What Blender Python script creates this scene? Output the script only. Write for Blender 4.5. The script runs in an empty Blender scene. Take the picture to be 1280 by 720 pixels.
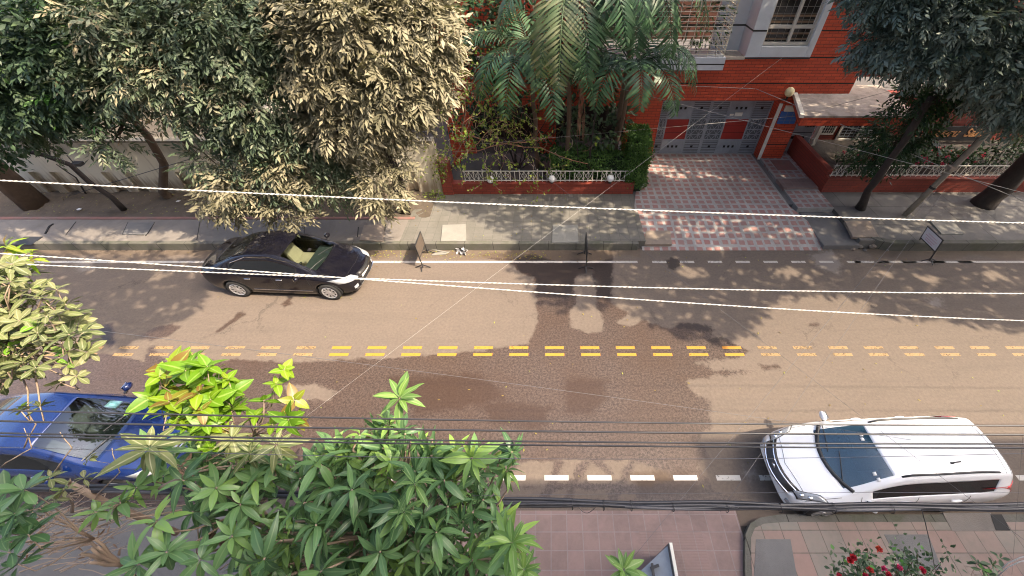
import bpy, bmesh, math, random
import numpy as np
from mathutils import Vector, Matrix
from mathutils.bvhtree import BVHTree
R = math.radians
PI = math.pi
SC = bpy.context.scene
COL = SC.collection
random.seed(7)
rng = np.random.default_rng(11)

# ------------------------------------------------------------------ camera
F_PX, TH, CH, CX, CY = 489.0, R(43.8), 8.6, 689.0, 360.0     # focal in 1280-px, tilt from straight down, height
cam = bpy.data.cameras.new('camera')
cam_o = bpy.data.objects.new('camera', cam)
COL.objects.link(cam_o)
cam.sensor_width = 36.0
cam.lens = F_PX / 1280 * 36.0
cam.shift_x = (640 - CX) / 1280.0
cam.clip_start = 0.05
cam.clip_end = 2000
cam_o.location = (0, 0, CH)
cam_o.rotation_euler = (TH, 0, 0)
SC.camera = cam_o

# ------------------------------------------------------------------ sky, sun, exposure
SUN = Vector((0.59, -0.21, 0.777)).normalized()
world = bpy.data.worlds.new('World')
SC.world = world
world.use_nodes = True
wn = world.node_tree.nodes
wl = world.node_tree.links
sky = wn.new('ShaderNodeTexSky')
sky.sky_type = 'NISHITA'
sky.sun_disc = False
sky.sun_elevation = math.asin(SUN.z)
sky.sun_rotation = math.atan2(SUN.x, SUN.y)
sky.dust_density = 5.0
sky.air_density = 0.8
sky.ozone_density = 0.5
wl.new(sky.outputs[0], wn['Background'].inputs[0])
wn['Background'].inputs[1].default_value = 0.15
sl = bpy.data.lights.new('sun', 'SUN')
sl.energy = 2.45
sl.angle = R(0.6)
sl.color = (1.0, 0.83, 0.62)
so = bpy.data.objects.new('sun', sl)
COL.objects.link(so)
so.rotation_euler = (-SUN).to_track_quat('-Z', 'Y').to_euler()
so.location = (20, -8, 30)
SC.view_settings.view_transform = 'Standard'
SC.view_settings.look = 'None'
SC.view_settings.exposure = 2.15
SC.view_settings.gamma = 1.0
SC.cycles.max_bounces = 8
SC.cycles.transparent_max_bounces = 16
SC.cycles.use_denoising = True
SC.cycles.filter_width = 1.05

# ------------------------------------------------------------------ picture -> place
SN, CS = math.sin(TH), math.cos(TH)
def ray(x, y):
    v = y - CY
    return x - CX, F_PX * SN - v * CS, v * SN + F_PX * CS
def G(x, y, z=0.0):
    u, a, d = ray(x, y); t = (CH - z) / d
    return Vector((u * t, a * t, z))
def W(x, y, Y):
    u, a, d = ray(x, y); t = Y / a
    return Vector((u * t, Y, CH - d * t))
def T(x, y, t):
    u, a, d = ray(x, y)
    return Vector((u * t, a * t, CH - d * t))

# ------------------------------------------------------------------ objects
WLOC = {}
def tag(o, label=None, cat=None, group=None, kind=None):
    if label: o['label'] = label
    if cat: o['category'] = cat
    if group: o['group'] = group
    if kind: o['kind'] = kind
    return o
def thing(name, label, cat, loc=(0, 0, 0), rz=0.0, group=None):
    o = bpy.data.objects.new(name, None)
    COL.objects.link(o)
    o.location = loc
    o.rotation_euler = (0, 0, rz)
    o.empty_display_size = 0.2
    WLOC[o.name] = Vector(loc) if rz == 0 else None
    return tag(o, label, cat, group)
def copy_tree(o, parent=None):
    c = o.copy(); COL.objects.link(c)
    if parent is not None: c.parent = parent
    for ch in list(o.children): copy_tree(ch, c)
    return c
def link(name, me, mats, parent=None, smooth=False, local=False):
    o = bpy.data.objects.new(name, me)
    COL.objects.link(o)
    if not isinstance(mats, (list, tuple)): mats = [mats]
    for m in mats: me.materials.append(m)
    if parent is not None:
        o.parent = parent
        off = WLOC.get(parent.name)
        if off is not None and not local and off.length > 0:
            me.transform(Matrix.Translation(-off))
        WLOC[o.name] = off if not local else None
    if smooth and len(me.polygons):
        me.polygons.foreach_set('use_smooth', [True] * len(me.polygons))
    me.update()
    return o

def each(name, boxes, mat, parent, bevel=0.0):
    """one object per box"""
    for b in boxes: MB().box(*b).build(name, mat, parent, bevel=bevel)
class MB:
    """collects shapes for ONE mesh object"""
    def __init__(s): s.v = []; s.f = []; s.m = []
    def add(s, vs, fs, m=0):
        b = len(s.v)
        s.v += [tuple(v) for v in vs]
        for f in fs: s.f.append([b + i for i in f]); s.m.append(m)
        return s
    def box(s, x0, x1, y0, y1, z0, z1, m=0):
        vs = [(x0,y0,z0),(x1,y0,z0),(x1,y1,z0),(x0,y1,z0),(x0,y0,z1),(x1,y0,z1),(x1,y1,z1),(x0,y1,z1)]
        return s.add(vs, [(0,3,2,1),(4,5,6,7),(0,1,5,4),(1,2,6,5),(2,3,7,6),(3,0,4,7)], m)
    def bar(s, a, b, w, h, up=(0,0,1), m=0):
        a = Vector(a); b = Vector(b); d = (b - a).normalized(); up = Vector(up)
        sd = d.cross(up)
        if sd.length < 1e-4: sd = d.cross(Vector((0, 1, 0)))
        sd.normalize(); u = sd.cross(d).normalized()
        vs = []
        for p in (a, b):
            for i, j in ((-1,-1),(1,-1),(1,1),(-1,1)): vs.append(p + sd * (i * w / 2) + u * (j * h / 2))
        return s.add(vs, [(0,3,2,1),(4,5,6,7),(0,1,5,4),(1,2,6,5),(2,3,7,6),(3,0,4,7)], m)
    def tube(s, pts, rs, n=8, m=0, cap=True):
        pts = [Vector(p) for p in pts]
        if not isinstance(rs, (list, tuple)): rs = [rs] * len(pts)
        k = len(pts); vs = []; ref = None
        for i, p in enumerate(pts):
            d = (pts[min(i + 1, k - 1)] - pts[max(i - 1, 0)])
            if d.length < 1e-9: d = Vector((0, 0, 1))
            d.normalize()
            if ref is None:
                ref = d.orthogonal().normalized()
            else:
                ref = ref - d * ref.dot(d)
                if ref.length < 1e-6: ref = d.orthogonal()
                ref.normalize()
            bb = d.cross(ref)
            for j in range(n):
                a = 2 * PI * j / n
                vs.append(p + (ref * math.cos(a) + bb * math.sin(a)) * rs[i])
        fs = []
        for i in range(k - 1):
            for j in range(n):
                a = i * n + j; b = i * n + (j + 1) % n
                fs.append((a, b, b + n, a + n))
        if cap:
            fs.append(tuple(range(n - 1, -1, -1))); fs.append(tuple((k - 1) * n + j for j in range(n)))
        return s.add(vs, fs, m)
    def lathe(s, prof, c=(0,0,0), axis='z', n=24, m=0):
        vs = []; k = len(prof)
        for r_, h in prof:
            for j in range(n):
                a = 2 * PI * j / n; x, y = r_ * math.cos(a), r_ * math.sin(a)
                p = (x, y, h) if axis == 'z' else ((x, h, y) if axis == 'y' else (h, x, y))
                vs.append((c[0] + p[0], c[1] + p[1], c[2] + p[2]))
        fs = []
        for i in range(k - 1):
            for j in range(n):
                a = i * n + j; b = i * n + (j + 1) % n
                fs.append((a, b, b + n, a + n))
        return s.add(vs, fs, m)
    def ball(s, c, rx, ry=None, rz=None, n=16, k=10, m=0):
        ry = rx if ry is None else ry; rz = rx if rz is None else rz
        vs = []
        for i in range(k + 1):
            th = PI * i / k
            for j in range(n):
                a = 2 * PI * j / n
                vs.append((c[0] + rx * math.sin(th) * math.cos(a), c[1] + ry * math.sin(th) * math.sin(a), c[2] + rz * math.cos(th)))
        fs = []
        for i in range(k):
            for j in range(n):
                a = i * n + j; b = i * n + (j + 1) % n
                fs.append((a, a + n, b + n, b))
        return s.add(vs, fs, m)
    def prism(s, poly, z0, z1, m=0):
        n = len(poly); ar = sum(poly[i][0] * poly[(i + 1) % n][1] - poly[(i + 1) % n][0] * poly[i][1] for i in range(n))
        if ar < 0: poly = poly[::-1]
        vs = [(p[0], p[1], z0) for p in poly] + [(p[0], p[1], z1) for p in poly]
        fs = [tuple(range(n - 1, -1, -1)), tuple(range(n, 2 * n))]
        for i in range(n):
            j = (i + 1) % n; fs.append((i, j, n + j, n + i))
        return s.add(vs, fs, m)
    def build(s, name, mats, parent=None, smooth=False, local=False, bevel=0.0):
        me = bpy.data.meshes.new(name)
        me.from_pydata(s.v, [], s.f)
        me.polygons.foreach_set('material_index', s.m)
        bm = bmesh.new(); bm.from_mesh(me)
        if bevel > 0:
            bmesh.ops.bevel(bm, geom=[e for e in bm.edges if len(e.link_faces) == 2 and e.calc_face_angle(0) > 0.6], offset=bevel, segments=2, affect='EDGES', profile=0.6)
        bmesh.ops.recalc_face_normals(bm, faces=bm.faces)
        bm.to_mesh(me); bm.free()
        o = link(name, me, mats, parent, smooth, local)
        return o

def np_mesh(name, V, Fq, mats, parent=None, attrs=None, smooth=False, matidx=None):
    """V (n,3), Fq (m,4) quads"""
    me = bpy.data.meshes.new(name)
    n, m = len(V), len(Fq)
    me.vertices.add(n); me.vertices.foreach_set('co', np.asarray(V, dtype=np.float32).ravel())
    me.loops.add(m * 4); me.loops.foreach_set('vertex_index', np.asarray(Fq, dtype=np.int32).ravel())
    me.polygons.add(m)
    me.polygons.foreach_set('loop_start', np.arange(0, m * 4, 4, dtype=np.int32))
    me.polygons.foreach_set('loop_total', np.full(m, 4, dtype=np.int32))
    if matidx is not None: me.polygons.foreach_set('material_index', np.asarray(matidx, dtype=np.int32))
    me.update(calc_edges=True)
    for k, a in (attrs or {}).items():
        at = me.attributes.new(k, 'FLOAT', 'POINT')
        at.data.foreach_set('value', np.asarray(a, dtype=np.float32))
    return link(name, me, mats, parent, smooth)

# ------------------------------------------------------------------ materials
class N:
    """tiny node-graph helper"""
    def __init__(s, name):
        s.mat = bpy.data.materials.new(name); s.mat.use_nodes = True
        s.t = s.mat.node_tree; s.n = s.t.nodes; s.bsdf = s.n['Principled BSDF']; s.out = s.n['Material Output']
        s.tc = s.n.new('ShaderNodeTexCoord')
    def set(s, sock, v):
        if hasattr(v, 'is_output'): s.t.links.new(v, sock)
        elif isinstance(v, (tuple, list)) and len(v) == 3 and sock.type == 'RGBA': sock.default_value = (*v, 1)
        else: sock.default_value = v
    def noise(s, scale, detail=4, rough=.55, vec=None, dist=0.0, out=0):
        n = s.n.new('ShaderNodeTexNoise'); n.inputs['Scale'].default_value = scale; n.inputs['Detail'].default_value = detail
        n.inputs['Roughness'].default_value = rough; n.inputs['Distortion'].default_value = dist
        s.t.links.new(vec if vec is not None else s.tc.outputs['Object'], n.inputs['Vector'])
        return n.outputs[out]
    def ramp(s, fac, a, b, ca=(0,0,0), cb=(1,1,1)):
        n = s.n.new('ShaderNodeValToRGB'); e = n.color_ramp.elements
        e[0].position = a; e[1].position = b; e[0].color = (*ca, 1); e[1].color = (*cb, 1)
        s.set(n.inputs[0], fac); return n.outputs[0]
    def ramp3(s, fac, stops):
        n = s.n.new('ShaderNodeValToRGB'); e = n.color_ramp.elements
        while len(e) < len(stops): e.new(0.5)
        for el, (p, c) in zip(e, stops): el.position = p; el.color = (*c, 1)
        s.set(n.inputs[0], fac); return n.outputs[0]
    def mix(s, fac, a, b, mode='MIX'):
        n = s.n.new('ShaderNodeMix'); n.data_type = 'RGBA'; n.blend_type = mode
        s.set(n.inputs[0], fac); s.set(n.inputs[6], a); s.set(n.inputs[7], b); return n.outputs[2]
    def math(s, op, a, b=0.0, clamp=False):
        n = s.n.new('ShaderNodeMath'); n.operation = op; n.use_clamp = clamp
        s.set(n.inputs[0], a); s.set(n.inputs[1], b); return n.outputs[0]
    def maprange(s, v, a, b, c=0.0, d=1.0):
        n = s.n.new('ShaderNodeMapRange'); n.interpolation_type = 'SMOOTHSTEP'
        s.set(n.inputs[0], v)
        for i, q in enumerate((a, b, c, d)): s.set(n.inputs[i + 1], q)
        return n.outputs[0]
    def attr(s, name):
        n = s.n.new('ShaderNodeAttribute'); n.attribute_name = name; return n.outputs['Fac']
    def xyz(s, swap=None, vec=None):
        sp = s.n.new('ShaderNodeSeparateXYZ'); s.t.links.new(vec if vec is not None else s.tc.outputs['Object'], sp.inputs[0]); return sp.outputs
    def comb(s, x, y, z=0.0):
        n = s.n.new('ShaderNodeCombineXYZ'); s.set(n.inputs[0], x); s.set(n.inputs[1], y); s.set(n.inputs[2], z); return n.outputs[0]
    def bump(s, h, strength=.3, dist=.02):
        n = s.n.new('ShaderNodeBump'); n.inputs['Strength'].default_value = strength; n.inputs['Distance'].default_value = dist
        s.set(n.inputs['Height'], h); s.t.links.new(n.outputs[0], s.bsdf.inputs['Normal']); return n
    def base(s, col=None, rough=None, metal=None, spec=None, coat=None):
        b = s.bsdf.inputs
        if col is not None: s.set(b['Base Color'], col)
        if rough is not None: s.set(b['Roughness'], rough)
        if metal is not None: s.set(b['Metallic'], metal)
        if spec is not None: s.set(b['Specular IOR Level'], spec)
        if coat is not None: s.set(b['Coat Weight'], coat)
        return s

def simple(name, col, rough=.6, var=.2, scale=4.0, metal=0.0, bump=0.0, bscale=60, spec=.5, coat=0.0, dirt=None, dirt_amt=.5):
    g = N(name)
    nz = g.noise(scale, 5, .6)
    c = g.mix(nz, tuple(max(0, x * (1 - var)) for x in col), tuple(min(1, x * (1 + var)) for x in col))
    if dirt:
        d = g.ramp(g.noise(scale * .45, 6, .7, dist=.6), .45, .75)
        c = g.mix(g.math('MULTIPLY', d, dirt_amt), c, dirt)
    g.base(c, rough, metal, spec, coat)
    if bump: g.bump(g.noise(bscale, 4, .6), bump, .02)
    return g.mat
# ---- material library
def mat_brick(name, c1, c2, mortar, bw=.31, bh=.105, dirt=.35):
    g = N(name)
    p = g.xyz()
    gx = g.n.new('ShaderNodeNewGeometry')
    nn = g.n.new('ShaderNodeSeparateXYZ'); g.t.links.new(gx.outputs['Normal'], nn.inputs[0])
    # run the courses along X on front faces and along Y on return faces
    side = g.math('GREATER_THAN', g.math('ABSOLUTE', nn.outputs[0]), .7)
    u = g.math('ADD', g.math('MULTIPLY', p[0], g.math('SUBTRACT', 1.0, side)), g.math('MULTIPLY', p[1], side))
    flat = g.math('GREATER_THAN', g.math('ABSOLUTE', nn.outputs[2]), .7)
    v = g.math('ADD', g.math('MULTIPLY', p[2], g.math('SUBTRACT', 1.0, flat)), g.math('MULTIPLY', p[1], flat))
    b = g.n.new('ShaderNodeTexBrick')
    g.t.links.new(g.comb(u, v), b.inputs['Vector'])
    b.inputs['Scale'].default_value = 1.0
    b.inputs['Brick Width'].default_value = bw; b.inputs['Row Height'].default_value = bh
    b.inputs['Mortar Size'].default_value = .011; b.inputs['Mortar Smooth'].default_value = .2
    b.inputs['Color1'].default_value = (*c1, 1); b.inputs['Color2'].default_value = (*c2, 1); b.inputs['Mortar'].default_value = (*mortar, 1)
    d = g.ramp(g.noise(1.3, 6, .7, dist=.4), .42, .8)
    c = g.mix(g.math('MULTIPLY', d, dirt), b.outputs[0], (c2[0] * .35, c2[1] * .5, c2[2] * .6))
    c = g.mix(g.noise(14, 3, .6), c, g.mix(.35, c, (c1[0] * 1.3, c1[1] * 1.5, c1[2] * 1.4)))
    g.base(c, .62)
    g.bump(g.math('MULTIPLY', b.outputs['Fac'], -1.0), .5, .008)
    return g.mat
BRICK = mat_brick('red_brick', (.54, .070, .026), (.42, .050, .02), (.11, .02, .012), dirt=.25)
BRICK_LOW = mat_brick('maroon_brick', (.26, .044, .026), (.20, .034, .022), (.10, .024, .016), dirt=.4)

def mat_road():
    g = N('asphalt')
    big = g.noise(.35, 5, .6); mid = g.noise(2.6, 6, .65); fine = g.noise(34, 5, .8)
    dry = g.mix(big, (.116, .089, .071), (.148, .114, .091))
    dry = g.mix(g.ramp(mid, .35, .75), dry, g.mix(.5, dry, (.105, .085, .07)))
    grain = g.noise(15, 6, .9)
    dry = g.mix(g.ramp(grain, .36, .64), g.mix(.42, dry, (.06, .05, .043)), g.mix(.28, dry, (.21, .175, .14)))
    dry = g.mix(g.ramp(g.noise(30, 2, .6), .60, .68), dry, g.mix(.35, dry, (.05, .042, .037)))
    pp = g.xyz()
    streak = g.noise(1.0, 6, .7, vec=g.comb(g.math('MULTIPLY', pp[0], .22), g.math('MULTIPLY', pp[1], 2.6), 0.0))
    dry = g.mix(g.math('MULTIPLY', g.ramp(streak, .5, .72), .38), dry, (.085, .07, .058))
    blot = g.ramp(g.noise(1.7, 8, .8, dist=.8), .60, .66)
    dry = g.mix(g.math('MULTIPLY', blot, .30), dry, (.06, .05, .044))
    vc = g.n.new('ShaderNodeTexVoronoi'); vc.feature = 'DISTANCE_TO_EDGE'; vc.inputs['Scale'].default_value = .38
    dv_ = g.n.new('ShaderNodeVectorMath'); dv_.operation = 'MULTIPLY_ADD'
    g.t.links.new(g.noise(1.6, 6, .75, out=1), dv_.inputs[0]); dv_.inputs[1].default_value = (1.3, 1.3, 0); g.t.links.new(g.tc.outputs['Object'], dv_.inputs[2]); g.t.links.new(dv_.outputs[0], vc.inputs['Vector'])
    crack = g.math('MULTIPLY', g.maprange(vc.outputs['Distance'], .0, .009, 1.0, 0.0), g.ramp(g.noise(.5, 3, .6), .5, .62))
    dry = g.mix(g.math('MULTIPLY', crack, .65), dry, (.045, .038, .033))
    spot = g.ramp(g.noise(7.5, 3, .55), .70, .725)
    dry = g.mix(g.math('MULTIPLY', spot, .35), dry, (.05, .042, .038))
    wet = g.attr('wet')
    w = g.math('ADD', wet, g.math('MULTIPLY', g.math('SUBTRACT', g.noise(3.0, 8, .75), .5), .55))
    w = g.math('ADD', w, g.math('MULTIPLY', g.math('SUBTRACT', g.noise(22, 4, .7), .5), .16))
    wf = g.maprange(w, -.03, .045)
    speck = g.ramp(g.noise(18, 6, .9), .42, .60)
    wcol = g.mix(speck, (.026, .018, .014), (.112, .083, .069))
    wcol = g.mix(g.ramp(g.noise(.55, 4, .6), .35, .7), wcol, g.mix(.55, wcol, (.062, .036, .022)))
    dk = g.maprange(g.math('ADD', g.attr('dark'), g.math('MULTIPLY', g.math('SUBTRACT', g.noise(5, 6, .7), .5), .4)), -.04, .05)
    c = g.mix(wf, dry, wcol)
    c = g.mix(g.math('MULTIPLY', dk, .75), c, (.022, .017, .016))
    rs = g.maprange(g.math('ADD', g.attr('rust'), g.math('MULTIPLY', g.math('SUBTRACT', g.noise(4, 6, .7), .5), .5)), -.1, .15)
    c = g.mix(g.math('MULTIPLY', rs, .6), c, (.036, .018, .009))
    pale = g.maprange(g.math('ADD', g.attr('pale'), g.math('MULTIPLY', g.math('SUBTRACT', g.noise(6, 6, .75), .5), .7)), -.05, .2)
    c = g.mix(g.math('MULTIPLY', pale, .5), c, (.28, .25, .225))
    mud = g.maprange(g.math('ADD', g.attr('mud'), g.math('MULTIPLY', g.math('SUBTRACT', g.noise(5, 6, .75), .5), .5)), -.05, .12)
    c = g.mix(g.math('MULTIPLY', mud, .8), c, g.mix(g.noise(9, 5, .7), (.085, .06, .042), (.15, .115, .085)))
    g.base(c, g.math('SUBTRACT', .88, g.math('MULTIPLY', wf, .45)), spec=.45)
    g.bump(g.math('ADD', fine, g.math('MULTIPLY', g.noise(220, 2, .5), .6)), .35, .006)
    return g.mat
ROAD = mat_road()

def mat_tiles(name, w, h, c1, c2, mortar, offset=0.0, msize=.006, bias=0.0, stain=(.06, .05, .045), sta=.45, ribs=0.0, rot=0.0):
    g = N(name)
    p = g.xyz()
    x, y = p[0], p[1]
    if rot:
        mp = g.n.new('ShaderNodeMapping'); mp.inputs['Rotation'].default_value = (0, 0, rot)
        g.t.links.new(g.tc.outputs['Object'], mp.inputs[0]); p = g.xyz(vec=mp.outputs[0]); x, y = p[0], p[1]
    b = g.n.new('ShaderNodeTexBrick')
    g.t.links.new(g.comb(x, y), b.inputs['Vector'])
    b.offset = offset; b.inputs['Scale'].default_value = 1.0
    b.inputs['Brick Width'].default_value = w; b.inputs['Row Height'].default_value = h
    b.inputs['Mortar Size'].default_value = msize; b.inputs['Bias'].default_value = bias
    b.inputs['Color1'].default_value = (*c1, 1); b.inputs['Color2'].default_value = (*c2, 1); b.inputs['Mortar'].default_value = (*mortar, 1)
    c = b.outputs[0]
    st = g.ramp(g.noise(1.1, 7, .7, dist=.5), .42, .72)
    c = g.mix(g.math('MULTIPLY', st, sta), c, stain)
    c = g.mix(g.math('MULTIPLY', g.ramp(g.noise(11, 6, .75), .35, .8), .35), c, tuple(min(1, q * 1.25) for q in c1))
    g.base(c, .78)
    hgt = g.math('MULTIPLY', b.outputs['Fac'], -1.0)
    if ribs:
        hgt = g.math('ADD', hgt, g.math('MULTIPLY', g.math('SINE', g.math('MULTIPLY', y, 2 * PI / ribs)), .35))
    g.bump(g.math('ADD', hgt, g.math('MULTIPLY', g.noise(40, 4, .6), .3)), .5, .006)
    return g.mat
PAVE_MID = mat_tiles('grey_paving', .33, .33, (.150, .140, .122), (.128, .122, .106), (.085, .08, .07), stain=(.088, .084, .066), sta=.7, msize=.007)
PAVE_NEAR = mat_tiles('pink_and_grey_paving', .36, .36, (.265, .172, .142), (.195, .188, .155), (.10, .09, .075), stain=(.11, .10, .082), sta=.5, msize=.008, rot=R(0))
PAVE_PINK = mat_tiles('pink_ramp_tiles', .30, .30, (.26, .178, .158), (.20, .138, .122), (.25, .205, .195), stain=(.10, .078, .073), sta=.6, msize=.010)
PAVE_RIB = mat_tiles('ribbed_pink_tiles', .30, .30, (.25, .17, .15), (.185, .13, .115), (.23, .19, .18), stain=(.11, .088, .083), sta=.5, ribs=.045)

def mat_checker():
    g = N('red_and_white_tiles')
    v = g.n.new('ShaderNodeTexVoronoi'); v.voronoi_dimensions = '2D'; v.distance = 'CHEBYCHEV'; v.inputs['Scale'].default_value = 1.0; v.inputs['Randomness'].default_value = .13
    p = g.xyz()
    k = 1 / .295
    vec = g.comb(g.math('MULTIPLY', p[0], k), g.math('MULTIPLY', p[1], k), 0.5)
    dn = g.noise(5, 4, .6, out=1)
    av = g.n.new('ShaderNodeVectorMath'); av.operation = 'SCALE'; g.t.links.new(dn, av.inputs[0]); av.inputs['Scale'].default_value = .16
    ad = g.n.new('ShaderNodeVectorMath'); ad.operation = 'ADD'; g.t.links.new(vec, ad.inputs[0]); g.t.links.new(av.outputs[0], ad.inputs[1])
    g.t.links.new(ad.outputs[0], v.inputs['Vector'])
    sq = g.maprange(v.outputs['Distance'], .31, .355, 1.0, 0.0)
    fade = g.ramp(g.noise(1.6, 6, .7), .3, .75)
    red = g.mix(fade, (.31, .145, .125), (.34, .21, .185))
    grey = g.mix(g.noise(3, 6, .7), (.30, .29, .275), (.41, .395, .37))
    c = g.mix(sq, grey, red)
    c = g.mix(g.math('MULTIPLY', g.ramp(g.noise(.9, 7, .72, dist=.8), .42, .72), .65), c, (.13, .115, .105))
    g.base(c, .7)
    g.bump(g.noise(40, 4, .6), .25, .006)
    return g.mat
CHECK = mat_checker()
SLABS = mat_tiles('cracked_concrete_slabs', 1.35, 1.1, (.150, .142, .128), (.128, .122, .112), (.05, .046, .04), offset=.37, msize=.012, stain=(.085, .08, .068), sta=.75)
def mat_kerb():
    g = N('kerb_concrete'); p = g.xyz()
    c = g.mix(g.noise(3, 5, .65), (.085, .08, .068), (.165, .155, .135))
    c = g.mix(g.math('MULTIPLY', g.ramp(g.noise(1.1, 6, .7, dist=.6), .42, .7), .7), c, (.06, .072, .036))
    j = g.math('LESS_THAN', g.math('FRACT', g.math('ADD', g.math('MULTIPLY', p[0], 1.08), g.math('MULTIPLY', g.noise(.7, 2, .5), .25))), .022)
    c = g.mix(g.math('MULTIPLY', j, .8), c, (.025, .025, .02))
    g.base(c, .92); g.bump(g.math('SUBTRACT', g.noise(18, 5, .7), g.math('MULTIPLY', j, 1.5)), .6, .02)
    return g.mat
KERB = mat_kerb()
CONC = simple('pavement_concrete', (.185, .165, .145), .9, .22, 2.2, bump=.4, dirt=(.09, .078, .066), dirt_amt=.6)
CONC_GREY = simple('grey_concrete', (.15, .145, .14), .9, .2, 2.2, bump=.4, dirt=(.085, .08, .075), dirt_amt=.6)
SLAB_W = simple('pale_slab', (.22, .215, .19), .85, .2, 4, bump=.5, dirt=(.2, .19, .165), dirt_amt=.6)
SLAB_T = simple('tan_slab', (.26, .21, .165), .85, .25, 4, bump=.5, dirt=(.14, .12, .10), dirt_amt=.6)
REDKERB = simple('worn_red_paint', (.24, .12, .10), .85, .25, 5, bump=.4, dirt=(.17, .15, .13), dirt_amt=.8)
SOIL = simple('bare_soil', (.085, .066, .048), .95, .5, 3, bump=.9, bscale=14, dirt=(.135, .105, .078), dirt_amt=.7)
EARTH = simple('packed_earth', (.06, .05, .04), .95, .4, 2, bump=.6, bscale=12)
def mat_cream():
    g = N('stained_cream_plaster')
    p = g.xyz()
    c = g.mix(g.noise(1.2, 6, .65), (.68, .62, .48), (.80, .74, .60))
    drip = g.noise(1.0, 6, .7, vec=g.comb(g.math('MULTIPLY', p[0], 6.0), p[1], g.math('MULTIPLY', p[2], .6)))
    lowm = g.maprange(p[2], .25, .95, 1.0, 0.0)
    st = g.ramp(g.math('ADD', drip, g.math('MULTIPLY', lowm, .28)), .56, .8)
    c = g.mix(g.math('MULTIPLY', st, .75), c, (.20, .125, .065))
    top = g.maprange(p[2], 1.45, 1.75, 0.0, 1.0)
    c = g.mix(g.math('MULTIPLY', g.math('MULTIPLY', top, drip), .8), c, (.15, .13, .10))
    g.base(c, .85); g.bump(g.noise(30, 4, .6), .25, .01)
    return g.mat
CREAM = mat_cream()
COPING = simple('weathered_coping', (.20, .18, .14), .9, .35, 3, bump=.4, dirt=(.07, .065, .05), dirt_amt=.7)
STUCCO = simple('pale_blue_grey_paint', (.56, .59, .63), .7, .08, 2, bump=.1, dirt=(.42, .42, .42), dirt_amt=.4)
LEDGE = simple('dusty_ledge', (.42, .37, .31), .85, .25, 3, bump=.3)
CANOPY = simple('stained_canopy_top', (.34, .30, .265), .9, .25, 3, bump=.5, dirt=(.10, .08, .065), dirt_amt=.85)
WHITE = simple('off_white_paint', (.70, .68, .60), .55, .1, 6, dirt=(.45, .40, .32), dirt_amt=.4)
CREAMPAINT = simple('cream_paint', (.66, .62, .50), .6, .1, 6)
TANFRAME = simple('tan_window_frame', (.50, .47, .42), .5, .1, 5)
DARK = simple('dark_opening', (.012, .012, .012), .8, .2, 3)
BLACKM = simple('black_metal', (.02, .02, .021), .5, .3, 8)
GATE = simple('slate_gate_paint', (.29, .32, .355), .45, .12, 3, dirt=(.10, .105, .11), dirt_amt=.5)
GATE_D = simple('dark_gate_mesh', (.10, .112, .125), .5, .15, 3)
GATE_RED = simple('red_gate_panel', (.30, .022, .016), .42, .15, 3)
BLUE = simple('blue_box_plastic', (.035, .12, .36), .5, .15, 5)
GLOBE = simple('white_lamp_globe', (.80, .80, .80), .25, .03, 4)
GLOBE_Y = simple('cream_lamp_globe', (.78, .66, .36), .3, .06, 4)
SIGNBLK = simple('sign_board_black', (.018, .018, .02), .5, .2, 5)
GOLD = simple('gold_lettering', (.42, .21, .09), .45, .1, 9)
POLE = simple('weathered_pole', (.30, .265, .21), .85, .35, 5, bump=.4, dirt=(.12, .10, .075), dirt_amt=.7)
BARK = simple('brown_bark', (.115, .078, .052), .9, .4, 7, bump=.8, bscale=22)
BARK_D = simple('dark_bark', (.035, .027, .022), .9, .4, 7, bump=.8, bscale=22)
TWIG = simple('pale_twig', (.30, .225, .165), .85, .3, 9)
TWIG_R = simple('reddish_twig', (.26, .135, .085), .85, .3, 9)
WIRE_W = simple('white_cable_sheath', (.44, .43, .40), .6, .25, 5, dirt=(.3, .28, .25), dirt_amt=.6)
WIRE_K = simple('black_cable_sheath', (.028, .028, .032), .45, .3, 9)
WIRE_P = simple('weathered_pale_sheath', (.36, .35, .33), .6, .25, 9)
WIRE_G = simple('grey_cable_sheath', (.09, .09, .10), .5, .3, 9)
def mat_paint(name, col, wear):
    g = N(name)
    g.base(g.mix(g.noise(9, 5, .7), tuple(q * .82 for q in col), col), .7)
    a = g.ramp(g.math('ADD', g.noise(14, 6, .78), g.math('MULTIPLY', g.noise(1.2, 3, .6), .35)), wear, wear + .14)
    g.set(g.bsdf.inputs['Alpha'], a)
    return g.mat
LINE_W = mat_paint('worn_white_road_paint', (.50, .48, .44), .45)
LINE_F = mat_paint('faded_white_road_paint', (.46, .43, .39), .50)
LINE_Y = mat_paint('yellow_road_paint', (.44, .205, .024), .45)
LINE_YF = mat_paint('dusty_yellow_road_paint', (.28, .185, .085), .525)

def mat_leaf(name, stops, rough=.5, trans=.25, rib=None, tcol=(1.1, 1.25, .6)):
    g = N(name)
    c = g.ramp3(g.attr('cv'), stops)
    c = g.mix(g.math('MULTIPLY', g.noise(9, 3, .6), .35), c, g.mix(.5, c, (.02, .03, .015)))
    if rib:
        lu = g.attr('lu')
        c = g.mix(g.maprange(lu, .0, .22, .75, 0.0), c, rib)
    g.base(c, rough, spec=.35)
    tr = g.n.new('ShaderNodeBsdfTranslucent')
    g.set(tr.inputs[0], g.mix(1.0, c, tcol, 'MULTIPLY'))
    mx = g.n.new('ShaderNodeMixShader'); mx.inputs[0].default_value = trans
    g.t.links.new(g.bsdf.outputs[0], mx.inputs[1]); g.t.links.new(tr.outputs[0], mx.inputs[2])
    g.t.links.new(mx.outputs[0], g.out.inputs[0])
    return g.mat
MANGO = mat_leaf('mango_leaf', [(0, (.034, .085, .032)), (.4, (.088, .175, .068)), (.75, (.145, .26, .082)), (1, (.24, .38, .07))], .38, .2, rib=(.16, .24, .11))
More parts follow.
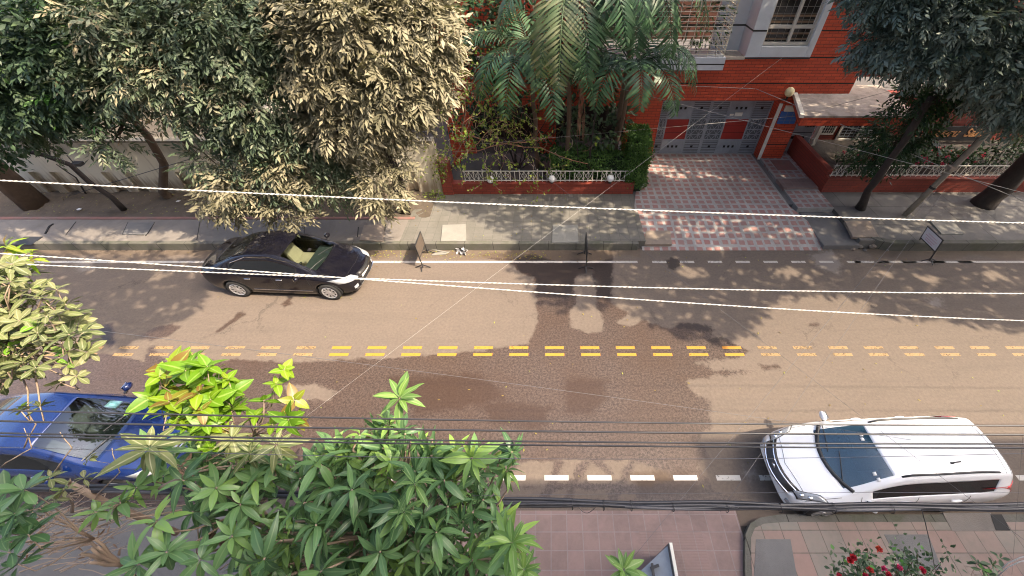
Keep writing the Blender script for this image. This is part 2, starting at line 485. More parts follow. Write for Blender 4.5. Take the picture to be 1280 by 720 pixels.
MANGO_Y = mat_leaf('young_mango_leaf', [(0, (.10, .19, .055)), (.5, (.16, .28, .06)), (1, (.27, .38, .09))], .45, .25, rib=(.3, .38, .16))
LIME = mat_leaf('lime_broad_leaf', [(0, (.07, .17, .01)), (.5, (.14, .28, .012)), (.85, (.24, .35, .018)), (1, (.20, .13, .03))], .4, .35, rib=(.3, .42, .1))
OLIVE = mat_leaf('dusty_olive_leaf', [(0, (.065, .09, .03)), (.5, (.15, .175, .065)), (.86, (.215, .215, .10)), (1, (.14, .30, .02))], .55, .2, rib=(.34, .33, .2))
DUSTY = mat_leaf('dusty_pale_leaf', [(0, (.08, .078, .042)), (.4, (.17, .155, .095)), (.8, (.25, .225, .145)), (1, (.29, .26, .175))], .6, .15)
GREYG = mat_leaf('grey_green_leaf', [(0, (.034, .058, .030)), (.35, (.092, .130, .075)), (.7, (.16, .195, .125)), (.9, (.23, .225, .15)), (1, (.33, .28, .17))], .5, .15)
GREEN = mat_leaf('mid_green_leaf', [(0, (.026, .052, .026)), (.5, (.065, .108, .055)), (.85, (.12, .165, .088)), (1, (.10, .26, .04))], .45, .2)
BLUEG = mat_leaf('blue_green_leaf', [(0, (.055, .085, .068)), (.5, (.14, .185, .155)), (.9, (.25, .30, .255)), (1, (.28, .33, .27))], .5, .12)
DEEP = mat_leaf('deep_green_leaf', [(0, (.012, .035, .012)), (.6, (.028, .07, .022)), (1, (.06, .13, .03))], .5, .15)
PALM = mat_leaf('palm_leaflet', [(0, (.018, .05, .020)), (.5, (.048, .105, .046)), (.9, (.11, .18, .095)), (1, (.10, .22, .04))], .42, .15)
PALM_P = mat_leaf('bleached_palm_leaflet', [(0, (.06, .10, .04)), (.5, (.13, .165, .08)), (1, (.27, .26, .155))], .45, .25)
HEDGE = mat_leaf('clipped_hedge_leaf', [(0, (.03, .075, .02)), (.5, (.07, .15, .035)), (1, (.13, .24, .05))], .5, .2)
SHADE = mat_leaf('high_crown_leaf', [(0, (.05, .07, .035)), (.5, (.09, .12, .06)), (1, (.14, .17, .09))], .5, .38, tcol=(1.25, 1.3, 1.0))
VINE = mat_leaf('yellow_green_vine_leaf', [(0, (.10, .17, .02)), (.6, (.22, .30, .04)), (1, (.36, .40, .10))], .5, .3)
PETAL = mat_leaf('rose_petal', [(0, (.55, .03, .04)), (.45, (.62, .05, .16)), (.75, (.60, .10, .04)), (1, (.7, .08, .25))], .55, .2, tcol=(1, 1, 1))
LITTER = mat_leaf('fallen_leaf', [(0, (.14, .09, .04)), (.5, (.25, .20, .05)), (1, (.25, .32, .05))], .7, .1)
DRYP = mat_leaf('dry_brown_leaf', [(0, (.15, .09, .06)), (1, (.28, .19, .14))], .7, .1)
# ------------------------------------------------------------------ foliage
def unit(a):
    a = np.asarray(a, dtype=float)
    return a / np.maximum(np.linalg.norm(a, axis=-1, keepdims=True), 1e-9)
LANCE = lambda s: np.sin(PI * np.clip(s, 0, 1) ** .85) ** .8 + .02
OBOV = lambda s: np.sin(PI * np.clip(s, 0, 1) ** 1.35) ** .75 + .02
OVATE = lambda s: np.sin(PI * np.clip(s, 0, 1) ** .62) ** .8 + .02
class Leaves:
    def __init__(s): s.V = []; s.F = []; s.c = []; s.u = []; s.n = 0
    def add(s, base, d, nrm, L, Wd, cv, droop=.25, prof=LANCE, nsec=4, fold=.12, hi=False):
        base = np.asarray(base, float); d = unit(d); N_ = len(base)
        if N_ == 0: return
        L = np.broadcast_to(L, (N_,)).astype(float); Wd = np.broadcast_to(Wd, (N_,)).astype(float); droop = np.broadcast_to(droop, (N_,)).astype(float)
        side = unit(np.cross(d, nrm)); n2 = np.cross(side, d)
        ss = np.linspace(0, 1, nsec)
        bend = rng.normal(0, .10, N_)[:, None]; wave = rng.uniform(0, 6.28, N_)[:, None]; wamp = rng.uniform(.0, .9, N_)[:, None]
        k = 3 if hi else 2
        V = np.zeros((N_, nsec, k, 3)); U = np.zeros((N_, nsec, k))
        for i, q in enumerate(ss):
            mid = base + d * (L * q)[:, None] * (1 - .12 * droop[:, None] * q) - n2 * (droop * L * q * q)[:, None] + side * bend * (L * q * q)[:, None]
            w = (Wd * float(prof(np.array(q))) * .5)[:, None]
            up = n2 * w * fold * 2
            if hi:
                V[:, i, 0] = mid + side * w + up * (1 + wamp * np.sin(q * 9 + wave)); V[:, i, 1] = mid; V[:, i, 2] = mid - side * w + up * (1 + wamp * np.sin(q * 8 + 2 * wave))
                U[:, i, 0] = 1; U[:, i, 2] = 1
            else:
                V[:, i, 0] = mid + side * w; V[:, i, 1] = mid - side * w; U[:, i, :] = 1
        idx = np.arange(N_ * nsec * k).reshape(N_, nsec, k) + s.n
        Fq = []
        for i in range(nsec - 1):
            for j in range(k - 1):
                Fq.append(np.stack([idx[:, i, j], idx[:, i, j + 1], idx[:, i + 1, j + 1], idx[:, i + 1, j]], 1))
        s.V.append(V.reshape(-1, 3)); s.F.append(np.concatenate(Fq)); s.u.append(U.ravel())
        s.c.append(np.repeat(np.broadcast_to(cv, (N_,)), nsec * k)); s.n += N_ * nsec * k
    def build(s, name, mat, parent=None, smooth=True):
        V = np.concatenate(s.V); off = WLOC.get(parent.name) if parent is not None else None
        return np_mesh(name, V, np.concatenate(s.F), mat, parent, {'cv': np.clip(np.concatenate(s.c), 0, 1), 'lu': np.concatenate(s.u)}, smooth)

def rosettes(lv, C, A, L, nl=(10, 14), wr=.27, cv=(.2, .8), droop=(.15, .5), prof=LANCE, hi=True, nsec=6, spread=(-25, 60), fold=.16, vary=.18, bias=0.0):
    """whorls of leaves at twig ends. C centres, A axes"""
    B, D, NR, LL, CV, DR = [], [], [], [], [], []
    for c, a, l0 in zip(C, A, np.broadcast_to(L, (len(C),))):
        a = Vector(a).normalized(); e1 = a.orthogonal().normalized(); e2 = a.cross(e1)
        n = random.randint(*nl); ph0 = random.random() * 6.28; base_c = random.uniform(*cv) + bias
        for i in range(n):
            ph = ph0 + i * 2.39996
            fr = i / max(1, n - 1)
            el = R(spread[1] + (spread[0] - spread[1]) * fr + random.uniform(-14, 14))
            rad = e1 * math.cos(ph) + e2 * math.sin(ph)
            d = rad * math.cos(el) + a * math.sin(el)
            up = a * math.cos(el) - rad * math.sin(el)
            roll = random.uniform(-.35, .35)
            up = (Matrix.Rotation(roll, 3, d) @ up)
            B.append(Vector(c) + a * (-.10 * l0 * fr + .02 * l0) + rad * .04 * l0); D.append(d); NR.append(up)
            LL.append(l0 * random.uniform(1 - vary * 1.6, 1 + vary) * (1.0 if fr > .25 else .78)); CV.append(base_c + random.uniform(-.17, .17) + (.12 if fr < .2 else 0)); DR.append(random.uniform(*droop))
    LL = np.array(LL)
    lv.add(np.array(B), np.array(D), np.array(NR), LL, LL * wr * rng.uniform(.85, 1.15, len(LL)), np.array(CV), np.array(DR), prof, nsec, fold, hi)

def sprays(lv, P, A, Ls, nl, leafL, wr, cv, prof=LANCE, spread=55, hang=.25, nsec=3):
    """pinnate sprays: leaflets in pairs along a small twig"""
    P = np.asarray(P, float); A = unit(A); S = len(P)
    up = np.tile(np.array([0, 0, 1.0]), (S, 1)) + rng.normal(0, .45, (S, 3))
    side = unit(np.cross(A, up)); nr = unit(np.cross(side, A))
    Ls = np.broadcast_to(Ls, (S,)) * rng.uniform(.7, 1.25, S)
    cvs = np.broadcast_to(cv, (S,)); sz = rng.uniform(.62, 1.35, S)
    for j in range(nl):
        q = (j // 2 + .7) / (nl // 2 + .6)
        sg = 1 if j % 2 else -1
        ang = np.radians(spread * (1.05 - .45 * q)) + rng.normal(0, .16, S)
        b = P + A * (Ls * q)[:, None] - nr * (Ls * hang * q * q)[:, None]
        d = A * np.cos(ang)[:, None] + side * (sg * np.sin(ang))[:, None] - nr * (.25 + rng.normal(0, .15, S))[:, None]
        l = leafL * sz * rng.uniform(.75, 1.2, S)
        lv.add(b, d, nr + rng.normal(0, .25, (S, 3)), l, l * wr, cvs + rng.normal(0, .10, S), .2, prof, nsec, .0)

def blob_points(c, r, n, shell=.55, up=.15, front=.25):
    """points in an ellipsoid, denser towards its skin, and outward directions"""
    d = unit(rng.normal(0, 1, (n, 3)) + np.array([0, -front, up]))
    rad = (shell + (1.04 - shell) * rng.random(n) ** .6)
    lump = 1 + .16 * np.sin(d[:, 0] * 5.1 + c[0]) * np.sin(d[:, 1] * 4.3 + c[1]) + .13 * np.sin(d[:, 2] * 6.7 + 2 * c[0])
    p = np.asarray(c) + d * np.asarray(r) * (rad * lump)[:, None]
    return p, d

def wiggle(a, b, n=6, amp=.12, sag=0.0):
    a, b = Vector(a), Vector(b); L = (b - a).length; out = []
    off = Vector((0, 0, 0))
    for i in range(n + 1):
        q = i / n
        if 0 < i < n: off = off * .6 + Vector([random.uniform(-1, 1) for _ in range(3)]) * amp * L * .35
        out.append(a.lerp(b, q) + off * math.sin(PI * q) + Vector((0, 0, sag * math.sin(PI * q))))
    return out
def taper(n, r0, r1): return [r0 + (r1 - r0) * i / max(1, n - 1) for i in range(n)]

def inpoly(px, py, poly):
    px = np.asarray(px, float); py = np.asarray(py, float); r = np.zeros(px.shape, bool); n = len(poly)
    for i in range(n):
        x0, y0 = poly[i]; x1, y1 = poly[(i + 1) % n]
        if y0 == y1: continue
        c = ((y0 > py) != (y1 > py)) & (px < (x1 - x0) * (py - y0) / (y1 - y0) + x0)
        r ^= c
    return r
def sdf(px, py, poly):
    """signed distance, positive inside"""
    d = np.full(np.shape(px), 1e9); n = len(poly)
    for i in range(n):
        x0, y0 = poly[i]; x1, y1 = poly[(i + 1) % n]
        ex, ey = x1 - x0, y1 - y0; L2 = ex * ex + ey * ey + 1e-12
        t = np.clip(((px - x0) * ex + (py - y0) * ey) / L2, 0, 1)
        d = np.minimum(d, np.hypot(px - x0 - t * ex, py - y0 - t * ey))
    return np.where(inpoly(px, py, poly), d, -d)
def gp(poly, z=0.0): return [tuple(G(x, y, z)[:2]) for x, y in poly]
# ================================================================== SETTING
YK = 10.0        # far kerb face
ZP = 0.28        # far pavement level
# ---- ground
MB().box(-160, 160, -60, 220, -1.0, -0.02).build('ground', EARTH)['kind'] = 'structure'

# ---- road (fine sheet in view, coarse beyond) with wear, water and oil marks as real stains
xs = np.concatenate([[-120, -60, -30], np.arange(-19, 17, .05), [30, 60, 120]])
ys = np.arange(1.9, YK + .06, .05)
XX, YY = np.meshgrid(xs, ys); nx, ny = len(xs), len(ys)
idx = np.arange(nx * ny).reshape(ny, nx)
Fq = np.stack([idx[:-1, :-1].ravel(), idx[:-1, 1:].ravel(), idx[1:, 1:].ravel(), idx[1:, :-1].ravel()], 1)
px_, py_ = XX.ravel(), YY.ravel()
def field(polys, lim=.6):
    r = np.full(px_.shape, -lim)
    for p in polys: r = np.maximum(r, sdf(px_, py_, gp(p)))
    return np.clip(r, -lim, lim)
WET = [(-700,452),(20,446),(60,441),(110,441),(141,441),(160,448),(180,451),(184,435),(192,434),(206,450),(250,452),(300,449),(350,452),(420,450),(480,447),(540,444),(600,438),(659,429),(671,410),(670,381),(667,346),(649,342),(644,332),(616,324),(590,318),(640,314),(766,314),(766,330),(765,378),(786,391),(771,404),(790,408),(805,399),(826,408),(837,411),(852,402),(872,405),(892,411),(888,421),(900,421),(938,439),(927,447),(870,454),(895,462),(948,464),(905,470),(857,476),(872,492),(886,503),(891,530),(872,552),(882,558),(887,572),(871,585),(888,602),(894,613),(926,624),(930,629),(600,632),(300,640),(-700,640)]
HOLES = [[(745,378),(745,351),(738,339),(722,344),(717,357),(722,378),(713,390),(714,408),(731,416),(754,413),(752,398)],
         [(636,592),(652,580),(673,575),(735,577),(790,576),(827,588),(843,600),(806,607),(770,604),(720,602),(690,605),(636,611)],
         [(560,612),(690,609),(720,615),(760,612),(790,617),(796,627),(560,629)],
         [(358,483),(392,479),(420,492),(412,501),(380,500)],
         [(905,456),(940,452),(960,457),(930,461)]]
wet = np.full(px_.shape, -.6)
wet = np.maximum(wet, sdf(px_, py_, gp(WET)))
for h in HOLES: wet = np.minimum(wet, -sdf(px_, py_, gp(h)))
for a, b in (((701,575),(679,628)), ((731,575),(708,628)), ((790,575),(764,628)), ((745,574),(763,594))):      # wheel tracks carried out of the water
    wet = np.maximum(wet, sdf(px_, py_, gp([(a[0]-4,a[1]),(a[0]+5,a[1]),(b[0]+5,b[1]),(b[0]-5,b[1])])) + .03)
for p in ([(117,408),(140,404),(143,425),(139,437),(124,420)], [(174,420),(190,411),(216,403),(224,410),(213,421),(185,426)], [(270,415),(290,398),(300,388),(306,392),(285,410)], [(352,380),(362,374),(366,380),(356,384)]):
    wet = np.maximum(wet, sdf(px_, py_, gp(p)))
for p in ([(880,428),(905,423),(920,432),(890,440)], [(950,457),(975,455),(975,462),(955,463)], [(1010,404),(1022,402),(1024,408),(1012,409)]):
    wet = np.maximum(wet, sdf(px_, py_, gp(p)))
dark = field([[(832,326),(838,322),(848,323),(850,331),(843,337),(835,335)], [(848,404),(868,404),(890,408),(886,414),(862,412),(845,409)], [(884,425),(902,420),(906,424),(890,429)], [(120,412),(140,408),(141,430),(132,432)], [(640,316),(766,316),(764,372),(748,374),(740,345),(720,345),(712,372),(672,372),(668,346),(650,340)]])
rust = field([[(705,472),(760,474),(757,500),(740,520),(705,520)], [(600,500),(690,505),(680,540),(610,530)], [(480,470),(600,466),(640,500),(520,520)], [(780,590),(860,585),(880,620),(800,620)]])
pale = field([[(1010,318),(1040,310),(1055,330),(1050,345),(1020,335)], [(1155,372),(1178,370),(1182,384),(1165,385)], [(925,588),(945,580),(952,600),(935,606)], [(90,325),(120,320),(118,340),(95,340)]])
mud = np.clip((py_ - 9.55) * 1.2 + .16 * np.sin(px_ * 1.7) + .1 * np.sin(px_ * 4.3 + 1), -.5, .5)
mud = np.where((px_ > 3.0) & (px_ < 10.6), -.5, mud)
mud = np.maximum(mud, np.where((px_ > 2.5), (2.25 - py_) * 1.2, -.5))
crown = .02 * (1 - ((py_ - 5.9) / 4.1) ** 2)
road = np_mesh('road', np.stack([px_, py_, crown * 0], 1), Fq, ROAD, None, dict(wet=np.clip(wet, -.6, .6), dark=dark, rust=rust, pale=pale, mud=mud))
road['kind'] = 'structure'

# ---- lane paint, a few mm thick on the road
def paint(name, quads, mat, z=.004):
    V, Fs = [], []
    for q in quads:
        b = len(V); V += [(p[0], p[1], z) for p in q]; Fs.append((b, b + 1, b + 2, b + 3))
    o = np_mesh(name, np.array(V), np.array(Fs), mat); o['kind'] = 'structure'; return o
def dash(xc, y, L, w, sk=0.0):
    return [(xc - L/2, y - w/2), (xc + L/2, y - w/2), (xc + L/2 + sk, y + w/2), (xc - L/2 + sk, y + w/2)]
near_y = 2.78
paint('near_lane_dashes', [dash(.11 + .893 * i, near_y, .50, .105) for i in range(-20, 40)], LINE_W)
fy = 9.42
paint('far_lane_dashes', [dash(G(859,328).x + .905 * i, fy, .46, .10) for i in range(-1, 11)], LINE_F)
paint('far_edge_line', [[(-60, fy - .05), (G(797,328).x, fy - .05), (G(797,328).x, fy + .05), (-60, fy + .05)], [(G(1068,328).x, fy - .05), (60, fy - .05), (60, fy + .05), (G(1068,328).x, fy + .05)]], LINE_F)
yl = []
yx0 = G(693,440).x
paint('yellow_centre_dashes', [dash(yx0 + .942 * i + dx, y_, .50, .088) for i in range(-6, 6) for y_, dx in ((6.05, 0), (5.83, .01))], LINE_Y)
paint('dusty_centre_dashes', [dash(yx0 + .942 * i + dx, y_, .50, .088) for i in list(range(-30, -6)) + list(range(6, 32)) for y_, dx in ((6.05, 0), (5.83, .01))], LINE_YF)

# ---- far pavement: left concrete stretch, middle grey paving, driveway, right stretch
def struct(name, mb, mat, **k):
    o = mb.build(name, mat, **k); o['kind'] = 'structure'; return o
XL = G(500, 300, ZP).x; XD0 = 3.15; XD1 = 10.3; YW = 12.96
struct('far_pavement_concrete', MB().box(-60, XL, YK + .16, 11.34, -.1, ZP), CONC)
struct('far_pavement_paving', MB().box(XL + .003, XD0, YK + .16, 13.0, -.1, ZP), PAVE_MID)
struct('far_pavement_right', MB().box(XD1, 60, YK + .16, 13.2, -.1, ZP + .02), SLABS)
kb = MB()
for x0, x1, h in ((-60, XL, ZP + .012), (XL + .004, XD0 - .25, ZP + .008)): kb.box(x0, x1, YK, YK + .157, -.1, h)
struct('far_kerb', kb, KERB, bevel=.025)
struct('far_kerb_right', MB().prism([(XD1 + .35, YK + .35), (XD1 + .6, YK + .1), (XD1 + 1.0, YK - .03), (60, YK - .03), (60, YK + .155), (XD1 + 1.05, YK + .155), (XD1 + .75, YK + .25), (XD1 + .5, YK + .45)], -.1, ZP + .05), KERB, bevel=.02)
struct('red_edging', MB().box(-60, XL + .2, 11.345, 11.46, -.1, ZP + .035), REDKERB, bevel=.01)
# bare planting strip as an uneven sheet
sx = np.arange(-40, XL + .8, .16); sy = np.linspace(11.45, 13.3, 13)
SX, SY = np.meshgrid(sx, sy); SZ = ZP + .0 + .05 * np.sin(SX * 1.3) * np.sin(SY * 2.2) + rng.normal(0, .018, SX.shape) + (SY - 11.45) * .03
ii = np.arange(SX.size).reshape(SX.shape)
o = np_mesh('soil_strip', np.stack([SX.ravel(), SY.ravel(), SZ.ravel()], 1), np.stack([ii[:-1,:-1].ravel(), ii[:-1,1:].ravel(), ii[1:,1:].ravel(), ii[1:,:-1].ravel()], 1), SOIL, smooth=True); o['kind'] = 'structure'
# driveway: apron rising from the road to the gate
dv = []
dxs = np.linspace(0, 1, 15); dys = [9.98, 10.25, 10.7, 11.3, 12.1, 13.0, 14.0, 15.0, 16.4]
for y in dys:
    xl = 3.05 if y < 12.9 else 3.2 + (y - 12.9) * .33
    xr = 8.75 + max(0, (y - 12)) * .0 - max(0, 12 - y) * .0 + (0.35 if y < 12 else 0)
    z = .012 + (ZP + .02) * min(1, max(0, (y - 10.0) / 1.9)) ** .8
    for q in dxs: dv.append((xl + (xr - xl) * q, y, z))
ii = np.arange(len(dv)).reshape(len(dys), 15)
o = np_mesh('driveway', np.array(dv), np.stack([ii[:-1,:-1].ravel(), ii[:-1,1:].ravel(), ii[1:,1:].ravel(), ii[1:,:-1].ravel()], 1), CHECK); o['kind'] = 'structure'
struct('driveway_base', MB().box(3.0, 10.4, 12.3, 17.0, -.1, .27), CONC_GREY)
struct('driveway_end_strip', MB().box(9.1, 10.32, 10.05, 12.0, -.1, .17), CONC_GREY, bevel=.02)
# ---- near side
rampY = G(700, 638, .03).y
np_ = gp([(930,640),(930,650),(930,700),(930,760)], .1)
xr_ = G(928, 660, .1).x
def sheet(name, x0, x1, y0, y1, z0, z1, mat, nx=2, ny=2):
    xs_ = np.linspace(x0, x1, nx); ys_ = np.linspace(y0, y1, ny); V = [(x, y, z0 + (z1 - z0) * (y - y0) / (y1 - y0)) for y in ys_ for x in xs_]
    ii = np.arange(nx * ny).reshape(ny, nx)
    o = np_mesh(name, np.array(V), np.stack([ii[:-1,:-1].ravel(), ii[:-1,1:].ravel(), ii[1:,1:].ravel(), ii[1:,:-1].ravel()], 1), mat); o['kind'] = 'structure'; return o
xa = G(400, 680, .1).x; xm = G(803, 690, .1).x; xb = G(884, 690, .1).x
sheet('near_ramp', xa, xr_, -1.5, rampY, .14, .02, PAVE_PINK)
sheet('near_ramp_ribbed_tiles', xm, xb, -1.5, rampY - .34, .145, .034, PAVE_RIB)
struct('near_pavement_left', MB().box(-60, xa - .004, -1.5, rampY - .12, -.1, .14), CONC_GREY)
struct('near_kerb_left', MB().box(-60, xa - .004, rampY - .117, rampY + .03, -.1, .15), KERB, bevel=.02)
cr = gp([(933,760),(931,700),(932,668),(938,654),(950,647),(975,643)], .15)
outer = [(cr[0][0], -1.5)] + [(p[0], p[1]) for p in cr] + [(60, cr[-1][1]), (60, -1.5)]
inner = [(cr[0][0] + .13, -1.5)] + [(p[0] + .13 * (1 - i / 5.5), p[1] - .13 * (i / 5)) for i, p in enumerate(cr)] + [(60, cr[-1][1] - .13), (60, -1.5)]
struct('near_pavement_right', MB().prism(inner, -.1, .155), PAVE_NEAR)
ks = MB(); n_ = len(cr) + 2
for i in range(n_ - 1):
    a, b, c, d = outer[i], outer[i + 1], inner[i + 1], inner[i]
    ks.prism([a, b, c, d], -.1, .15)
struct('near_kerb_right', ks, KERB)
# concrete infill patches cut into the near pavement
def patch(name, poly, z, mat, h=.02):
    return struct(name, MB().prism(gp(poly, z), z - .1, z + h), mat, bevel=.004)
patch('concrete_patch', [(945,674),(988,674),(1003,760),(940,760)], .155, CONC_GREY, .006)
patch('concrete_patch.001', [(1105,668),(1160,668),(1178,712),(1128,712)], .155, CONC_GREY, .006)
patch('concrete_patch.002', [(1178,641),(1238,641),(1252,664),(1190,664)], .155, CONC, .005)
sheet_hole = struct('drain_hole', MB().prism(gp([(1238,643),(1252,643),(1263,663),(1245,663)], .162), .10, .166), DARK)

# ---- slab covers and stray stones on the far pavement (each lies loose in its frame)
def slab(poly, label, mat, z=ZP + .005, h=.03, group=None):
    o = MB().prism(gp(poly, z + h), z - .06, z + h).build('slab_cover', mat, bevel=.008)
    return tag(o, label, 'slab cover', group)
slab([(553,281),(582,280),(583,301),(551,301)], 'pale square concrete cover on the grey pavement nearest the bare vine', SLAB_W)
slab([(691,281),(722,281),(723,303),(690,303)], 'pale square concrete cover in the paving below the three railing globes', SLAB_W)
slab([(807,288),(838,288),(840,305),(806,305)], 'brown concrete cover at the left corner of the checkered driveway', SLAB_T, z=.14)
slab([(1056,276),(1088,276),(1099,296),(1066,296)], 'tan broken concrete cover just right of the driveway edge', SLAB_T, z=ZP + .03)
slab([(1162,275),(1191,275),(1205,292),(1177,292)], 'pale slanted concrete cover behind the tilted notice board', SLAB_W, z=ZP + .03)
slab([(455,281),(481,280),(479,302),(449,300)], 'cracked tan cover in the left pavement ahead of the black sedan', SLAB_T)
slab([(160,278),(193,278),(183,293),(153,293)], 'thin grey cover with broken corners in the left concrete pavement', CONC_GREY, h=.012)
gr = tag(MB().box(0, .62, 0, .42, 0, .012).build('drain_grate', BLACKM), 'black slotted drain grate at the left pavement edge', 'drain grate')
gr.location = G(16, 306, ZP + .01)
gr.location.z = ZP + .006
# dark gaps and cracks in the left pavement
ck = MB()
def crk(pts, w=.02):
    p = [G(x, y, ZP + .004) for x, y in pts]
    ck.tube([(q.x, q.y, ZP + .001) for q in p], w, 4)
crk([(95,277),(88,286),(82,294)], .012); crk([(250,277),(246,300)], .012); crk([(286,276),(281,286)], .03); crk([(193,278),(186,290),(182,295)], .02)
crk([(57,292),(62,283),(67,280)], .035); crk([(352,278),(349,300)], .012); crk([(160,278),(153,293),(180,294)], .014); crk([(381,278),(380,300)], .012)
crk([(482,281),(480,290),(476,300)], .03); crk([(448,284),(447,296)], .02)
o = ck.build('pavement_cracks', DARK); o['kind'] = 'structure'
stones = [(1075,308,.16),(1090,308,.22),(1082,312,.10),(1067,311,.12),(1110,312,.08)]
for i, (x, y, s) in enumerate(stones):
    p = G(x, y, .05)
    m_ = MB().ball((p.x, p.y, s * .3), s * .6, s * .5, s * .35, 8, 5)
    m_.v = [tuple(np.array(v) + rng.normal(0, s * .07, 3)) for v in m_.v]
    tag(m_.build('rubble_stone', SLAB_T if i % 2 else CONC), ['grey rubble lump beside the kerb end right of the driveway', 'largest tan stone in the rubble by the driveway kerb', 'small stone lying in front of the kerb rubble', 'tan rubble stone nearest the driveway corner', 'small tan chip at the right end of the kerb rubble'][i], 'stone', 'rubble by the driveway kerb')
# ================================================================== RED BUILDING
YF = 15.63
bld = thing('red_brick_building', 'red brick house with pale blue-grey bay window above a slate gate', 'building', (8, YF, 0))
def zf(y, Y=YF, x=900): return W(x, y, Y).z
zl = zf(126); zs_ = zf(72); zgr = zf(39)
Xg0 = W(812,192,16.15).x; Xp0 = 8.87; Xp1 = 9.86
Xc = W(1080,81,YF).x; Xb0 = W(930.5,71,YF).x; Xb1 = W(1012,71,YF).x
YR = 16.35
ZTOP = 9.5
wl_ = MB()
wl_.box(Xg0 - .003, Xc, YF, YF + .3, zl, zs_)                       # lintel band over the gate
wl_.box(Xb1 + .003, Xc, YF, YF + .3, zs_ + .003, ZTOP)              # brick right of the bay
wl_.box(Xp0, Xp1, YF, YF + .55, 0, zl - .003)                       # pier right of the gate
wl_.box(-4.2, Xg0 - .006, YF + .02, YF + .3, 2.5, zs_)
for a, b in ((-4.2, -3.2), (-.6, .2), (3.0, Xg0 - .01)): wl_.box(a, b, YF + .02, YF + .3, 0, 2.497)
wl_.box(-4.2, 1.2, YF + .02, YF + .3, zs_ + .003, ZTOP); MB().box(1.2, 8, 18.0, 18.2, zs_ + .003, ZTOP).build('balcony_wall', simple('shaded_red_wall', (.12, .05, .035), .8, .3, 3), bld)  # inner wall coloured darker to stand for the shade inside the balcony
wl_.box(-4.2, -4.0, YF + .3, 24, 0, ZTOP)
wl_.build('wall', BRICK, bld)
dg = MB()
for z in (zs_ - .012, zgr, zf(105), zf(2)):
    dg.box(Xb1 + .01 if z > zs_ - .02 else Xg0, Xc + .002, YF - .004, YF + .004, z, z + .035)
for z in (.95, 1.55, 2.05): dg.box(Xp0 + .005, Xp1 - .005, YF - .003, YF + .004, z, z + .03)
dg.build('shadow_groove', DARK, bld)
low = MB()
YB = 17.1
low.box(Xc + .003, 26, YB, YB + .3, 3.1, ZTOP); low.box(Xc - .3, Xc, YF + .303, YB + .3, 2.4, ZTOP)
low.box(Xp1 + .003 + 1.5, 12.3, 16.5, 16.8, 0, 2.7)
low.box(12.3, 14.2, 16.5, 16.8, 0, .75); low.box(12.3, 14.2, 16.5, 16.8, 2.35, 2.7)
low.box(14.2, 26, 16.5, 16.8, 0, 2.7)
low.build('rear_wall', BRICK_LOW, bld)
MB().box(Xc + .1, 26, YB - .6, YB - .003, 4.25, 4.6).build('floor_band', WHITE, bld)
MB().box(14.0, 26, 16.1, 16.49, 2.705, 2.9).build('sign_lintel', CONC_GREY, bld)
dk = MB()
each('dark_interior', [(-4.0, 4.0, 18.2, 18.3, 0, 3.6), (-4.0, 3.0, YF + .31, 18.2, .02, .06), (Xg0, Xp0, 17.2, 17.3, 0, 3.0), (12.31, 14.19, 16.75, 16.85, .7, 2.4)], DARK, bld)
# recessed upper wall, ledge, bay
rec = MB(); rec.box(W(907,75,YF - .38).x - .25, Xb0 + .4, YR, YR + .19, zs_ + .05, ZTOP); rec.build('recess_wall', STUCCO, bld)
MB().box(-4.0, Xb0 - .003, YF - .08, YR - .002, zs_ - .05, zs_ + .04).build('ledge', LEDGE, bld, bevel=.01)
sill_z = zf(58); head_z = ZTOP
gx0, gx1 = W(951,60,YF).x, W(1009,60,YF).x
bay = MB()
bay.box(Xb0, gx0, YF - .05, YR + .1, zs_ + .02, ZTOP); bay.box(gx1, Xb1, YF - .05, YF + .25, zs_ + .02, ZTOP)
bay.box(gx0 + .002, gx1 - .002, YF - .05, YF + .25, zs_ + .022, sill_z)
bay.build('bay', STUCCO, bld, bevel=.012)
bb = MB(); bb.box(Xb0 - .006, gx0 - .004, YF - .058, YR + .1, zgr, zgr + .05); bb.box(Xb0 - .006, Xb1, YF - .058, YF - .051, zs_ - .03, zs_ + .017); bb.box(-3.9, Xb0 - .008, YR - .008, YR - .001, zgr + .0, zgr + .05)
bb.build('painted_band', BLACKM, bld)
win = MB()
gz0, gzm, gz1 = sill_z + .02, zf(36), zf(-50)
for z in (gz0, gzm, gz1): win.box(gx0, gx1, YF + .03, YF + .13, z, z + .10)
gm = (gx0 + gx1) / 2 + .08
win.box(gx0, gx0 + .06, YF + .032, YF + .128, gz0 + .1, gz1); win.box(gx1 - .06, gx1, YF + .032, YF + .128, gz0 + .1, gz1)
win.box(gm - .05, gm + .05, YF + .025, YF + .12, gz0 + .1, gz1)
wf_ = win.build('window', TANFRAME, bld, bevel=.006)
gl = N('window_glass'); gl.base((.03, .027, .024), .06, spec=.6); GLASS = gl.mat
MB().box(gx0 + .05, gx1 - .05, YF + .16, YF + .17, gz0, gz1).build('pane', GLASS, wf_)
gri = MB()
z = gz0 + .16
while z < gz1:
    gri.box(gx0 + .05, gx1 - .05, YF + .138, YF + .148, z, z + .010); z += .19
for i in range(1, 7):
    x = gx0 + (gx1 - gx0) * i / 7; gri.box(x - .005, x + .005, YF + .139, YF + .15, gz0, gz1)
gri.build('grille', simple('grey_window_bar', (.26, .24, .21), .5, .1, 5), wf_)
sl_ = MB()
for i in range(5): sl_.box(gx0 + .06, gx1 - .06, YF + .153, YF + .159, gz0 + .14 + i * .17, gz0 + .2 + i * .17)
sl_.build('blind_slat', simple('tan_blind', (.24, .15, .09), .7, .3, 5), wf_)
